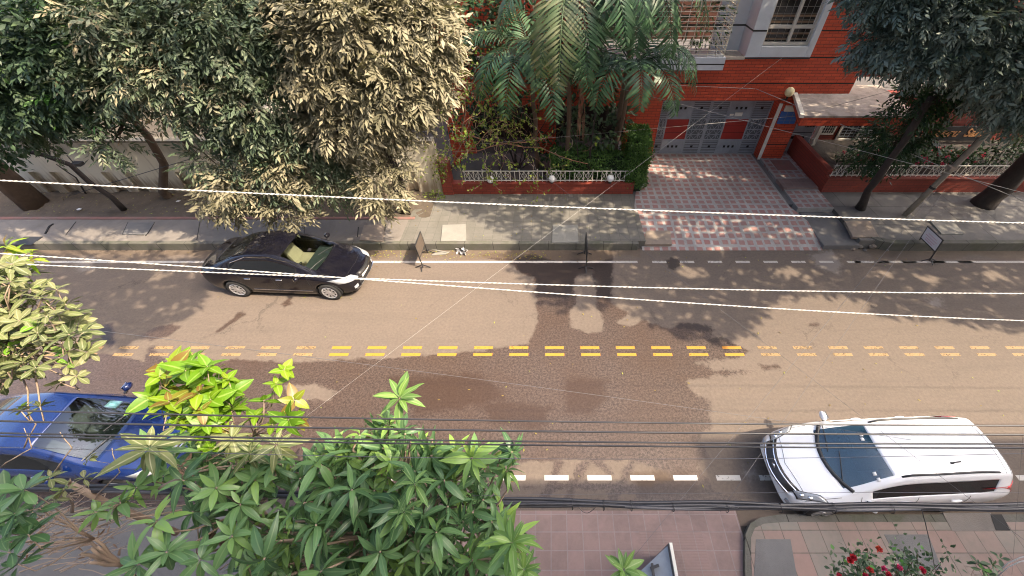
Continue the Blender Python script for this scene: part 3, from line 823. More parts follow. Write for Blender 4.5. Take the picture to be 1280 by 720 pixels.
# balcony with slab and cage of rods
Yb = YF - .38
bx0, bx1 = W(790,75,Yb).x, W(907,75,Yb).x
zb0, zb1 = W(880,88,Yb).z, W(880,72,Yb).z
MB().box(bx0 - 3.0, bx1, Yb, YR - .003, zb0, zb1).build('balcony_slab', STUCCO, bld, bevel=.012)
MB().box(bx0 - 3.0, bx1 + .004, Yb - .006, Yb + .01, (zb0 + zb1) / 2 - .03, (zb0 + zb1) / 2 + .01).build('slab_groove', BLACKM, bld)
MB().box(bx0 - 3.0, bx1, Yb, 18.0, zb1 + 2.75, zb1 + 2.95).build('balcony_shade_slab', STUCCO, bld)  # unseen slab added overhead to keep light out of the balcony
cg = MB(); Yc_ = Yb + .05; Xe = bx1 - .06
z = zb1 + .06
k = 0
while z < 8.2:
    th = .045 if k % 6 == 5 else .020
    cg.box(bx0 - 3.0, Xe, Yc_, Yc_ + .02, z, z + th); cg.box(Xe - .02, Xe, Yc_ + .02, YR - .01, z, z + th); z += .14; k += 1
for i in range(26):
    x = Xe - .012 - i * .30
    cg.box(x - .008, x + .008, Yc_ + .021, Yc_ + .036, zb1, 8.2)
for i in range(3): y = Yc_ + .05 + i * .24; cg.box(Xe - .036, Xe - .021, y, y + .02, zb1, 8.2)
for cxr, czr in ((Xe - .55, zb1 + .55), (Xe - 2.0, zb1 + .55), (Xe - 3.5, zb1 + .55)):
    for rr in (.09, .16):
        cg.tube([(cxr + rr * math.cos(a), Yc_ - .01, czr + rr * math.sin(a)) for a in np.linspace(0, 2 * PI, 17)], .011, 5, cap=False)
cg.build('balcony_cage', CREAMPAINT, bld)
pl = Leaves()
P, D = blob_points((Xe - .9, Yc_ + .3, zb1 + .9), (.9, .25, .75), 240); rs = rng.random(240)
pl.add(P, D + np.array([0, -.5, -.6]), rng.normal(0, 1, (240, 3)), .22, .05, rs, .4)
tag(pl.build('balcony_plant', GREEN), 'trailing green plant hanging through the white balcony bars', 'plant')
# canopy over the small door
zc = W(1060,117,YF).z
cY = G(1080,145,zc).y; cX0 = G(1004,146,zc).x; cX1 = G(1150,143,zc).x
cb0 = W(994,118,YF - .02).x
MB().prism([(cX0, cY), (cX1, cY), (cX1 + .25, YF + .9), (Xc + .006, YF + .9), (Xc + .006, YF - .004), (cb0, YF - .004)], zc - .06, zc).build('canopy_top', CANOPY, bld)
MB().prism([(cX0 + .03, cY + .03), (cX1 - .03, cY + .03), (cX1 + .2, YF + .85), (Xc + .01, YF + .85), (Xc + .01, YF - .008), (cb0 + .04, YF - .008)], zc - .36, zc - .063).build('canopy_soffit', BRICK, bld)
MB().bar((cX0 - .02, cY - .02, zc - .0), (cb0 - .03, YF - .03, zc - .0), .14, .12).build('canopy_rim', WHITE, bld)
# pale vertical strips beside gate and door
MB().box(Xp0 - .03, Xp0 + .10, YF - .03, YF - .002, .3, zl - .1).build('gate_strip', WHITE, bld)
dX0, dX1 = Xp1 + .03, Xp1 + 1.36
MB().box(dX1 - .12, dX1 + .02, 15.95, 16.16, .28, zl - .25).build('door_strip', WHITE, bld)
dr = MB().box(dX0, dX1 - .125, 16.2, 16.25, .32, 2.5).build('door', GATE, bld, bevel=.01)
q = MB()
for i in range(4): q.box(dX0 + .12 + i * .22, dX0 + .22 + i * .22, 16.17, 16.199, .95, 1.05)
q.box(dX1 - .6, dX1 - .2, 16.18, 16.199, 1.45, 2.2)
for i in range(5): q.box(dX0 + .1, dX1 - .2, 16.185, 16.199, 1.2 + .001 * i, 1.22)
q.build('door_opening', DARK, dr)
g2 = MB()
for i in range(6): g2.box(dX1 - .6, dX1 - .2, 16.165, 16.179, 1.5 + i * .12, 1.515 + i * .12)
for i in range(4): g2.box(dX1 - .58 + i * .12, dX1 - .565 + i * .12, 16.16, 16.164, 1.45, 2.2)
g2.build('door_grille', GATE, dr)
# window with grille on the rear wall, and the small skewed ventilator
wx0, wx1 = 12.35, 14.15
rw = MB()
rw.box(wx0, wx1, 16.44, 16.5, .75, .83); rw.box(wx0, wx1, 16.44, 16.5, 2.27, 2.35); rw.box(wx0, wx0 + .07, 16.442, 16.498, .83, 2.27); rw.box(wx1 - .07, wx1, 16.442, 16.498, .83, 2.27); rw.box(13.2, 13.27, 16.442, 16.498, .83, 2.27)
rwo = rw.build('window', TANFRAME, bld)
MB().box(wx0 + .07, wx1 - .07, 16.56, 16.57, .83, 2.27).build('pane', GLASS, rwo)
gg = MB()
for i in range(11): z = .9 + i * .13; gg.box(wx0 + .07, wx1 - .07, 16.50, 16.515, z, z + .018)
for i in range(9): x = wx0 + .15 + i * .2; gg.box(x, x + .016, 16.516, 16.53, .83, 2.27)
gg.build('grille', GATE, rwo)
MB().box(12.75, 13.15, 16.535, 16.55, 1.5, 2.1).build('curtain', STUCCO, rwo)
v0 = MB(); va, vb = 11.5, 12.15
v0.box(va, vb, 16.44, 16.497, 1.0, 1.07); v0.box(va, vb, 16.44, 16.497, 1.9, 1.97); v0.box(va, va + .06, 16.44, 16.496, 1.07, 1.9); v0.box(vb - .06, vb, 16.44, 16.496, 1.07, 1.9)
vo = v0.build('ventilator', TANFRAME, bld)
MB().box(va + .06, vb - .06, 16.48, 16.49, 1.07, 1.9).build('pane', DARK, vo)
v1 = MB()
for i in range(5): x = va + .1 + i * .1; v1.box(x, x + .02, 16.45, 16.465, 1.07, 1.9)
for i in range(6): z = 1.15 + i * .13; v1.box(va + .06, vb - .06, 16.466, 16.478, z, z + .02)
v1.build('grille', TANFRAME, vo)

# blue box with tiles on the pier
bbx = thing('meter_box', 'blue tiled box mounted high on the brick pier right of the gate', 'meter box', (9.38, YF, 2.0))
bo = MB().box(9.03, 9.72, YF - .07, YF - .002, 1.85, 2.32).build('body', BLUE, bbx, bevel=.008)
q = MB()
for z in (2.0, 2.16): q.box(9.03, 9.72, YF - .078, YF - .071, z, z + .012)
for x in (9.25, 9.49): q.box(x, x + .012, YF - .08, YF - .0785, 1.85, 2.32)
q.build('tile_joint', SLAB_W, bbx)
MB().box(9.1, 9.62, YF - .10, YF - .002, 2.34, 2.55).build('cover', CREAMPAINT, bbx, bevel=.01)
# globe above the canopy
gp0 = W(987,115,15.2)
gl_ = thing('globe_lamp', 'cream globe lamp at the left corner of the stained canopy', 'lamp', (gp0.x, gp0.y, gp0.z - .2))
MB().ball((gp0.x, gp0.y, gp0.z), .165).build('globe', GLOBE_Y, gl_, smooth=True)
MB().tube([(gp0.x, gp0.y, gp0.z - .14), (gp0.x + .02, gp0.y + .05, gp0.z - .28), (gp0.x + .05, YF - .01, gp0.z - .42)], .035).build('bracket', BLACKM, gl_)

# ---- gate
GY = 16.12
gate = thing('metal_gate', 'slate double gate of meshed panels with two red squares under red brick', 'gate', ((Xg0 + Xp0) / 2, GY, .28))
gzb, gzt = .33, zl - .05
gw = Xp0 - Xg0
cols = [0, .40, 1.36, 2.06, 2.12, 2.82, 3.80, gw - .06] if gw > 4.4 else [0, .35, 1.25, 1.95, 2.0, 2.7, 3.6, gw - .06]
rows = [gzb, gzb + .62, gzb + 1.52, gzt]
fr = MB()
for c in cols: fr.box(Xg0 + c, Xg0 + c + .055, GY, GY + .05, gzb - .05, gzt)
for i in range(len(cols) - 1):
    for r in rows: fr.box(Xg0 + cols[i] + .055, Xg0 + cols[i + 1], GY + .002, GY + .048, r - .05 if r > gzb else r - .05, r)
fr.build('frame', GATE, gate)
sol, mesh_, red, sq = [], [], [], []
bars = MB()
for ci, kind in enumerate(['m', 's', 'm', None, 'm', 's', 'm']):
    if kind is None: continue
    a, b = Xg0 + cols[ci] + .056, Xg0 + cols[ci + 1] - .001
    for ri in range(3):
        z0, z1 = rows[ri] + .001, rows[ri + 1] - .051
        if kind == 's':
            if ri == 1:
                red.append((a, b, GY + .015, GY + .03, z0, z1))
                for i in range(1, 3): bars.box(a, b, GY + .012, GY + .0149, z0 + (z1 - z0) * i / 3, z0 + (z1 - z0) * i / 3 + .012, 1)
            else:
                sol.append((a, b, GY + .015, GY + .03, z0, z1))
                for i in range(3): xq = a + (b - a) * (.3 + .2 * i); sq.append((xq - .045, xq + .045, GY + .008, GY + .0148, (z0 + z1) / 2 - .04, (z0 + z1) / 2 + .06))
        else:
            mesh_.append((a, b, GY + .03, GY + .036, z0, z1))
            if ri == 1:
                zm = (z0 + z1) / 2
                bars.box(a, b, GY + .006, GY + .02, zm - .02, zm + .02)
                for (u0, u1) in ((z0, zm - .02), (zm + .02, z1)):
                    for i in range(2):
                        xa_, xb_ = a + (b - a) * i / 2, a + (b - a) * (i + 1) / 2; xm_ = (xa_ + xb_) / 2; um = (u0 + u1) / 2
                        for p0, p1 in (((xa_, u0), (xb_, u1)), ((xa_, u1), (xb_, u0)), ((xm_, u0), (xm_, u1)), ((xa_, um), (xb_, um))):
                            bars.bar((p0[0], GY + .022, p0[1]), (p1[0], GY + .022, p1[1]), .018, .014, (0, 1, 0))
            else:
                z = z0 + .03
                while z < z1: bars.box(a, b, GY + .016, GY + .03, z, z + .035); z += .075
                sq.append(((a + b) / 2 - .05, (a + b) / 2 + .05, GY + .008, GY + .0148, (z0 + z1) / 2 - .03, (z0 + z1) / 2 + .06))
each('panel', sol, GATE, gate); each('mesh_backing', mesh_, GATE_D, gate); each('red_panel', red, GATE_RED, gate); each('peep_hole', sq, DARK, gate); bars.build('bar', [GATE, DARK], gate)
nb = tag(MB().box(Xg0 + 3.15, Xg0 + 3.45, GY - .02, GY - .002, 1.93, 2.08).box(Xg0 + 2.95, Xg0 + 3.1, GY - .02, GY - .002, 1.95, 2.02).build('gate_plate', WHITE, gate), None, None)
tag(MB().prism([(Xg0 + 1.0 + .35 * math.cos(a), 15.9 + .16 * math.sin(a)) for a in np.linspace(0, 2 * PI, 15)[:-1]], .3, .31).build('rubber_mat', BLACKM), 'dark oval mat lying on the tiles before the gate', 'mat')

# ---- steps of the small door
struct('door_landing', MB().box(8.95, XD1, 13.9, 16.2, .25, .36), CHECK)
st = thing('door_steps', 'low red tiled steps between the driveway and the planter wall', 'steps', (9.7, 13.0, .28))
MB().box(8.95, XD1 - .003, 13.2, 13.88, .2, .40).build('tread', PAVE_PINK, st, bevel=.012); MB().box(9.3, XD1 - .2, 14.6, 15.4, .36, .375).build('red_tiles', REDKERB, st); MB().box(8.98, XD1 - .003, 11.95, 13.19, .1, .345).build('ramp_slab', CHECK, st, bevel=.012)

# ---- planter walls with railings
def railing(mb, x0, x1, y, z0, z1, step=.17, lean=0.0):
    mb.box(x0, x1, y - .012, y + .012, z1 - .025, z1); mb.box(x0, x1, y - .012, y + .012, z0 + .05, z0 + .075)
    x = x0 + .05
    i = 0
    while x < x1:
        mb.box(x - .009, x + .009, y - .009, y + .009, z0, z1 + (.07 if i % 4 == 0 else -.026)); x += step; i += 1
    x = x0 + .05; i = 0
    while x + step < x1:
        if (i // 2) % 3 != 2:
            mb.bar((x, y, z0 + .08), (x + step, y, z1 - .03), .011, .011, (0, 1, 0)); mb.bar((x + step, y, z0 + .08), (x, y, z1 - .03), .011, .011, (0, 1, 0))
        x += step; i += 1
zpt = W(700,230.5,YW).z; zrl = W(700,213.5,YW + .1).z
pxl = W(567,240,YW).x; pxr = 3.12
lp = thing('planter_wall', 'low red brick planter wall with cream railing left of the driveway', 'planter wall', ((pxl + pxr) / 2, YW, ZP))
MB().box(pxl, pxr, YW, YW + .22, 0, zpt).build('wall', BRICK_LOW, lp)
MB().box(pxl - .01, pxr + .02, YW - .035, YW + .24, zpt + .001, zpt + .05).build('coping', BRICK_LOW, lp, bevel=.008)
MB().box(pxr - .22, pxr, YW + .222, 15.6, 0, zpt).build('return_wall', BRICK_LOW, lp)
r = MB(); railing(r, pxl + .45, pxr - .1, YW + .1, zpt + .05, zrl); r.build('railing', WHITE, lp)
MB().box(pxl - .0, pxr - .23, YW + .23, 15.6, .0, zpt - .12).build('soil', EARTH, lp)
pr = thing('planter_wall', 'dark red planter wall with cream railing below the lettered board', 'planter wall', (14, YW + .1, ZP))
qx0 = 10.35; YP = YW + .1
zpt2 = W(1150,224,YP).z; zrl2 = W(1150,207,YP + .1).z
MB().box(qx0, 26, YP, YP + .22, 0, zpt2).build('wall', BRICK_LOW, pr)
MB().box(qx0 - .02, 26, YP - .035, YP + .24, zpt2 + .001, zpt2 + .05).build('coping', BRICK_LOW, pr, bevel=.008)
MB().box(qx0, qx0 + .22, YP + .222, 16.49, 0, zpt2 + .25).build('return_wall', BRICK_LOW, pr)
r = MB(); railing(r, qx0 + .05, 18.2, YP + .1, zpt2 + .05, zrl2, .2); r.build('railing', WHITE, pr)
MB().box(qx0 + .23, 26, YP + .23, 16.49, 0, zpt2 - .1).build('soil', EARTH, pr)
pp = thing('gate_post', 'stout red brick post joining the cream wall and the planter', 'post', (pxl - .2, YW, ZP))
zpp = W(560,190,YW).z
MB().box(pxl - .38, pxl - .003, YW - .05, YW + .33, 0, 1.55).build('shaft', BRICK_LOW, pp)
MB().box(pxl - .42, pxl + .03, YW - .09, YW + .37, 1.553, 1.62).build('cap', BRICK_LOW, pp, bevel=.01)
for i, (x, y, lab) in enumerate(((613,224.5,'leftmost white globe on the left railing, beneath the bare vine'), (690,223.5,'middle white globe of the three on the left railing'), (763,223,'white globe on the left railing nearest the driveway'), (1089,217,'white globe on the right railing, below the barred window'))):
    Y = YW + .02 if i < 3 else YP + .02
    p = W(x, y, Y)
    t_ = thing('globe_lamp', lab, 'lamp', (p.x, p.y, zpt + .05), group='white globes on the planter walls')
    MB().ball((p.x, p.y, p.z), .135).build('globe', GLOBE, t_, smooth=True)
    MB().lathe([(.0, 0), (.06, 0), (.045, .05), (.04, .12), (0, .12)], (p.x, p.y, zpt + .051)).build('base', BLACKM, t_)

# lettered board
bY = 16.05
b0, b1 = W(1172,165,bY), W(1236,165,bY)
zt_, zb_ = W(1200,158,bY).z, W(1200,176,bY).z
sg = thing('name_board', 'black name board with gold italic letters under a concrete lintel', 'sign', ((b0.x + b1.x) / 2, bY, zb_))
MB().box(b0.x, b1.x + .3, bY, bY + .06, zb_, zt_).build('board', SIGNBLK, sg, bevel=.008)
def text_mesh(name, txt, size, mat, loc, rot, parent, shear=0.0, ext=.01):
    cu = bpy.data.curves.new(name, 'FONT'); cu.body = txt; cu.size = size; cu.extrude = ext; cu.shear = shear; cu.align_x = 'CENTER'; cu.align_y = 'CENTER'; cu.offset = size * .018
    to = bpy.data.objects.new(name, cu); COL.objects.link(to)
    dgp = bpy.context.evaluated_depsgraph_get(); me = bpy.data.meshes.new_from_object(to.evaluated_get(dgp))
    bpy.data.objects.remove(to)
    me.transform(Matrix.Translation(loc) @ rot)
    return link(name, me, mat, parent)
text_mesh('lettering', 'Daru  Salam', .48, GOLD, Vector(((b0.x + b1.x) / 2 + .02, bY - .012, (zb_ + zt_) / 2 + .03)), Matrix.Rotation(PI / 2, 4, 'X'), sg, .25)

# ================================================================== CREAM BOUNDARY WALL
YC = 13.0
ztw = W(130,178,YC).z
bw_ = thing('boundary_wall', 'stained cream boundary wall with slotted recesses behind the street trees', 'wall', (-14, YC, ZP))
w = MB(); slots = []
x = -40.0
sl_x = [W(px, 230, YC).x for px in (57, 83, 146, 172, 236, 262, 515)]
xs_s = sorted(sl_x); hw = .21
z0s, z1s = .12, W(180,215,YC).z
cur = -60.0
for sxx in xs_s:
    w.box(cur, sxx - hw, YC, YC + .25, 0, ztw); w.box(sxx - hw, sxx + hw, YC + .0, YC + .25, z1s, ztw); w.box(sxx - hw, sxx + hw, YC + .14, YC + .249, 0, z1s - .002); cur = sxx + hw
w.box(cur, pxl - .385, YC, YC + .25, 0, ztw)
w.build('wall', CREAM, bw_)
MB().box(-60, pxl - .39, YC - .04, YC + .29, ztw + .002, ztw + .07).build('coping', COPING, bw_, bevel=.01)
pk = MB(); x = W(500,170,YC).x
while x < pxl - .45:
    pk.tube([(x, YC + .12, ztw + .07), (x, YC + .12, ztw + .5), (x + .05, YC + .05, ztw + .62)], .011, 5); x += .12
pk.box(W(498,170,YC).x, pxl - .42, YC + .105, YC + .135, ztw + .3, ztw + .325)
pk.build('picket_fence', BLACKM, bw_)
# yard behind the wall and the neighbour's house, glimpsed through leaves
struct('yard', MB().box(-60, -4.3, YC + .3, 40, -.1, .1), EARTH)
nh = thing('neighbour_house', 'pale plastered house glimpsed behind the big dusty trees', 'house', (-14, 20, 0))
MB().box(-32, -8, 20, 30, 0, 9).build('wall', CREAM, nh)
for x in (-29, -24.5, -20, -15.5, -11):
    for z in (1.0, 4.2):
        w_ = MB().box(x, x + 1.5, 19.93, 19.997, z, z + 1.4).build('window', TANFRAME, nh); MB().box(x + .1, x + 1.4, 19.9, 19.928, z + .1, z + 1.3).build('pane', GLASS, w_)
MB().box(-32.5, -7.5, 19.2, 19.99, 5.9, 6.05).build('sunshade', WHITE, nh)

# ================================================================== CAMERA-SIDE BUILDING (throws the shade on the near lane)
cbld = thing('apartment_building', 'plain grey apartment block on the near side of the street, behind the viewer', 'building', (0, -6, 0))
each('wall', [(-30, 17.6, -14, -1.5, 0, 15.5), (17.603, 45, -14, -1.5, 0, 19.0)], simple('pale_wall_render', (.62, .58, .52), .9, .1, 1.5), cbld)
wm = MB()
for z in (3.2, 6.4, 9.6, 12.8):
    for x in range(-27, 44, 4):
        if z == 6.4 and abs(x) < 3: continue
        MB().box(x, x + 1.6, -1.5 + .002, -1.46, z + .4, z + 1.8).build('window', GLASS, cbld)

# ================================================================== UTILITY POLE AND STREET SIGNS
pb = G(1131,269,ZP + .02); pt = W(1290,112,11.3)
up = thing('utility_pole', 'slender weathered pole leaning right beside the notice board', 'pole', pb)
d = (pt - pb).normalized()
MB().tube([pb - d * .1, pb + d * 2, pb + d * 4.5, pb + d * 8.5], [.095, .085, .075, .06], 10).build('shaft', POLE, up, smooth=True)
cl = MB()
for h in (1.15, 3.2): c0 = pb + d * h; cl.tube([c0, c0 + d * .07], .105, 10)
cl.build('clamp', BLACKM, up)
MB().box(-.12, .12, -.1, .1, 0, .12).build('knob', SLAB_T, up, local=True).location = d * 1.9 + Vector((-.08, -.05, 0))

FRAME = simple('sign_frame_black', (.022, .022, .024), .5, .2, 9)
BOARDW = simple('notice_board_white', (.70, .68, .70), .5, .08, 5)
BOARDT = simple('rusty_board_back', (.085, .065, .05), .75, .35, 9)
PINKT = simple('faded_pink_lettering', (.60, .36, .40), .6, .1, 9)
def stand_sign(p0, label, h0=.42, bh=.42, wd=.70, board=BOARDW, text=True, lean=0.0, face=-1):
    t_ = thing('notice_stand', label, 'notice board', p0, group='notice boards along the far kerb')
    f_ = MB(); Z = h0 + bh
    f_.bar((0, -wd/2, .03), (lean, -wd/2, Z), .026, .026, (0, 1, 0)); f_.bar((0, wd/2, .03), (lean, wd/2, Z), .026, .026, (0, 1, 0))
    lx = lean * h0 / Z
    f_.bar((lx, -wd/2 + .014, h0), (lx, wd/2 - .014, h0), .026, .026); f_.bar((lean, -wd/2 - .012, Z), (lean, wd/2 + .012, Z), .028, .028)
    f_.build('frame', FRAME, t_, local=True)
    for s_ in (-1, 1):
        ft = MB()
        for dx, dy in ((.24, 0), (-.24, 0), (0, .2 * s_)):
            ft.bar((0, s_ * wd/2, .13), (dx, s_ * wd/2 + dy, .012), .022, .022, (0, 0, 1))
        ft.build('foot', FRAME, t_, local=True)
    b = MB(); g_ = .016
    b.add([(lx - g_/2, -wd/2 + .015, h0 + .014), (lx - g_/2, wd/2 - .015, h0 + .014), (lean - g_/2, wd/2 - .015, Z - .015), (lean - g_/2, -wd/2 + .015, Z - .015),
           (lx + g_/2, -wd/2 + .015, h0 + .014), (lx + g_/2, wd/2 - .015, h0 + .014), (lean + g_/2, wd/2 - .015, Z - .015), (lean + g_/2, -wd/2 + .015, Z - .015)],
          [(3,2,1,0), (4,5,6,7), (0,1,5,4), (1,2,6,5), (2,3,7,6), (3,0,4,7)])
    b.build('board', board, t_, local=True)
    if text:
        tx = MB()
        for i, (a, l) in enumerate(((.30, .36), (.22, .48), (.14, .40), (.07, .30))):
            y = -l / 2
            while y < l / 2:
                ww = random.uniform(.02, .05); hh = .022
                zz = h0 + a; xx = lx + (lean - lx) * a / bh - .0125
                tx.box(xx - .003, xx + .001, y, y + ww, zz, zz + hh); y += ww + .012
        tx.build('lettering', PINKT, t_, local=True)
    return t_
s1 = stand_sign(G(1152,318,.0), 'white notice board in a black frame, tilted to face left, on two footed posts', lean=-.16, bh=.46)
s1.location = (G(1144,309,.0) + G(1160,327,.0)) / 2
s2 = stand_sign((G(534,317) + G(530,334)) / 2, 'brown-backed notice stand seen edge-on ahead of the black sedan', board=BOARDT, text=False, h0=.40, bh=.50, lean=-.04)
s3 = stand_sign((G(732,320) + G(730.6,334)) / 2, 'dark notice stand seen edge-on in the wet patch below the pavement', board=FRAME, text=False, h0=.45, bh=.45)
# litter by the kerb
bag = Leaves()
p = G(580,314,.03); bag.add(np.tile(np.array(p), (26, 1)) + rng.normal(0, .07, (26, 3)) * np.array([1.2, 1, .4]), rng.normal(0, 1, (26, 3)), rng.normal(0, 1, (26, 3)), .16, .12, .5, .6)
tag(bag.build('plastic_bag', simple('crumpled_plastic', (.36, .36, .37), .4, .3, 15)), 'crumpled pale plastic bag in the gutter below the pavement', 'litter')
p = G(550,317,.03)
m_ = MB().prism([(p.x - .28, p.y - .07), (p.x + .2, p.y - .02), (p.x + .3, p.y + .12), (p.x - .2, p.y + .06)], .004, .02).bar((p.x - .4, p.y + .25, .02), (p.x + .25, p.y + .05, .03), .05, .02)
tag(m_.build('cardboard_scrap', SLAB_W), 'torn pale cardboard scrap in the gutter beside the brown-backed stand', 'litter')
for px, py, lab in ((99,262,'tiny white paper scrap on the soil below the curved trunk'), (223,252,'small white paper scrap on the soil by the straight trunk')):
    p = G(px, py, ZP + .06)
    tag(MB().prism([(p.x - .06, p.y - .03), (p.x + .05, p.y - .05), (p.x + .07, p.y + .04), (p.x - .03, p.y + .05)], p.z, p.z + .03).build('paper_scrap', GLOBE), lab, 'litter')
# near side: low wall with white edge and the grey gate leaf beside it
a, b = G(838,679,1.1), G(841,724,1.1)
nwt = thing('gate_pillar', 'thin wall end with a white edge at the bottom of the ramp', 'wall', (a.x, (a.y + b.y) / 2, .1))
MB().box(a.x - .03, a.x + .03, -1.5, a.y, .06, 1.1).build('wall', CONC_GREY, nwt)
MB().box(a.x - .024, a.x + .024, -1.5, a.y + .003, 1.103, 1.13).build('white_edge', WHITE, nwt)
gf = thing('gate_leaf', 'grey sheet gate leaf with a black bolt beside the white-edged wall', 'gate', (a.x - .3, .6, .1))
MB().add([(a.x - .035, a.y - .02, 1.02), (a.x - .035, -.6, 1.02), (a.x - .62, -.6, .78), (a.x - .62, a.y - .42, .78), (a.x - .035, a.y - .02, .98), (a.x - .035, -.6, .98), (a.x - .62, -.6, .74), (a.x - .62, a.y - .42, .74)],
         [(3,2,1,0), (4,5,6,7), (0,1,5,4), (1,2,6,5), (2,3,7,6), (3,0,4,7)]).build('leaf', GATE, gf)
k_ = MB(); k_.bar((a.x - .32, a.y - .25, .96), (a.x - .33, a.y - .75, .96), .035, .04); k_.bar((a.x - .36, a.y - .32, .97), (a.x - .22, a.y - .28, .99), .04, .04); k_.bar((a.x - .38, a.y - .55, .97), (a.x - .26, a.y - .53, .99), .03, .03)
k_.build('bolt', BLACKM, gf)
# ================================================================== CARS
def car_paint(name, col, rough=.25, flake=0.0, coat=1.0, spec=.5, dust=(.3, .26, .2), dust_amt=.02):
    g = N(name)
    d = g.ramp(g.noise(3.5, 6, .7), .4, .8)
    c = g.mix(g.math('MULTIPLY', d, dust_amt), col, dust)
    g.base(c, g.math('ADD', rough, g.math('MULTIPLY', d, .12)), flake, spec, coat)
    g.bsdf.inputs['Coat Roughness'].default_value = .02
    return g.mat
PBLACK = car_paint('black_car_paint', (.005, .005, .009), .09, coat=.6, spec=.2)
PWHITE = car_paint('white_car_paint', (.80, .81, .82), .3, dust=(.55, .5, .42), dust_amt=.05)
PBLUE = car_paint('blue_car_paint', (.004, .018, .10), .2, .2)
def tinted(name, col, gloss, body=(.01, .01, .01), see=1.0):
    g = N(name)
    tr = g.n.new('ShaderNodeBsdfTransparent'); tr.inputs[0].default_value = (*col, 1)
    gl = g.n.new('ShaderNodeBsdfGlossy'); gl.inputs['Roughness'].default_value = .03; gl.inputs[0].default_value = (1, 1, 1, 1)
    lw = g.n.new('ShaderNodeLayerWeight'); lw.inputs['Blend'].default_value = gloss
    mx = g.n.new('ShaderNodeMixShader')
    g.t.links.new(g.math('ADD', g.math('MULTIPLY', lw.outputs['Fresnel'], .9), .05), mx.inputs[0])
    g.t.links.new(tr.outputs[0], mx.inputs[1]); g.t.links.new(gl.outputs[0], mx.inputs[2])
    g.t.links.new(mx.outputs[0], g.out.inputs[0])
    return g.mat
WSHIELD = tinted('windscreen_glass', (.62, .70, .66), .30)
WSHIELD_C = tinted('reflective_windscreen_glass', (.62, .70, .68), .5)
def sky_tint_glass(name, sky_col, share):
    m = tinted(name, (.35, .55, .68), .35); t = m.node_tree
    df = t.nodes.new('ShaderNodeBsdfDiffuse'); df.inputs[0].default_value = (*sky_col, 1)
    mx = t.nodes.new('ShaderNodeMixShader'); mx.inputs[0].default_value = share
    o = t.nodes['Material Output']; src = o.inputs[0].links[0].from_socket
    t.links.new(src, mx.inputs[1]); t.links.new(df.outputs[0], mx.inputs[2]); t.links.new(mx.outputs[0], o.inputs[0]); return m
WSHIELD_B = sky_tint_glass('sky_tinted_windscreen_glass', (.05, .13, .21), .38)  # flat blue mixed into the glass to stand for reflected sky
TINT = simple('dark_tinted_glass', (.006, .007, .008), .04, .1, 3, spec=.7)
RUBBER = simple('tyre_rubber', (.022, .022, .022), .85, .2, 12)
ALLOY = simple('alloy_rim', (.55, .55, .57), .3, .1, 9, metal=.7)
CHROME = simple('chrome_trim', (.75, .75, .76), .12, .05, 5, metal=1.0)
PLASTIC = simple('black_trim_plastic', (.018, .018, .02), .45, .2, 8)
LAMPG = simple('headlamp_lens', (.30, .32, .34), .08, .2, 16, spec=.8, coat=1.0)
LAMPR = simple('red_lamp_lens', (.42, .012, .012), .12, .2, 9, coat=1.0)
PLATE = simple('plate_white', (.72, .72, .70), .4, .05, 9)
BEIGE = simple('beige_upholstery', (.37, .31, .21), .8, .15, 6)
GREYUP = simple('grey_upholstery', (.10, .11, .12), .8, .15, 6)
DASHM = simple('dashboard_dark', (.035, .045, .045), .6, .15, 6)

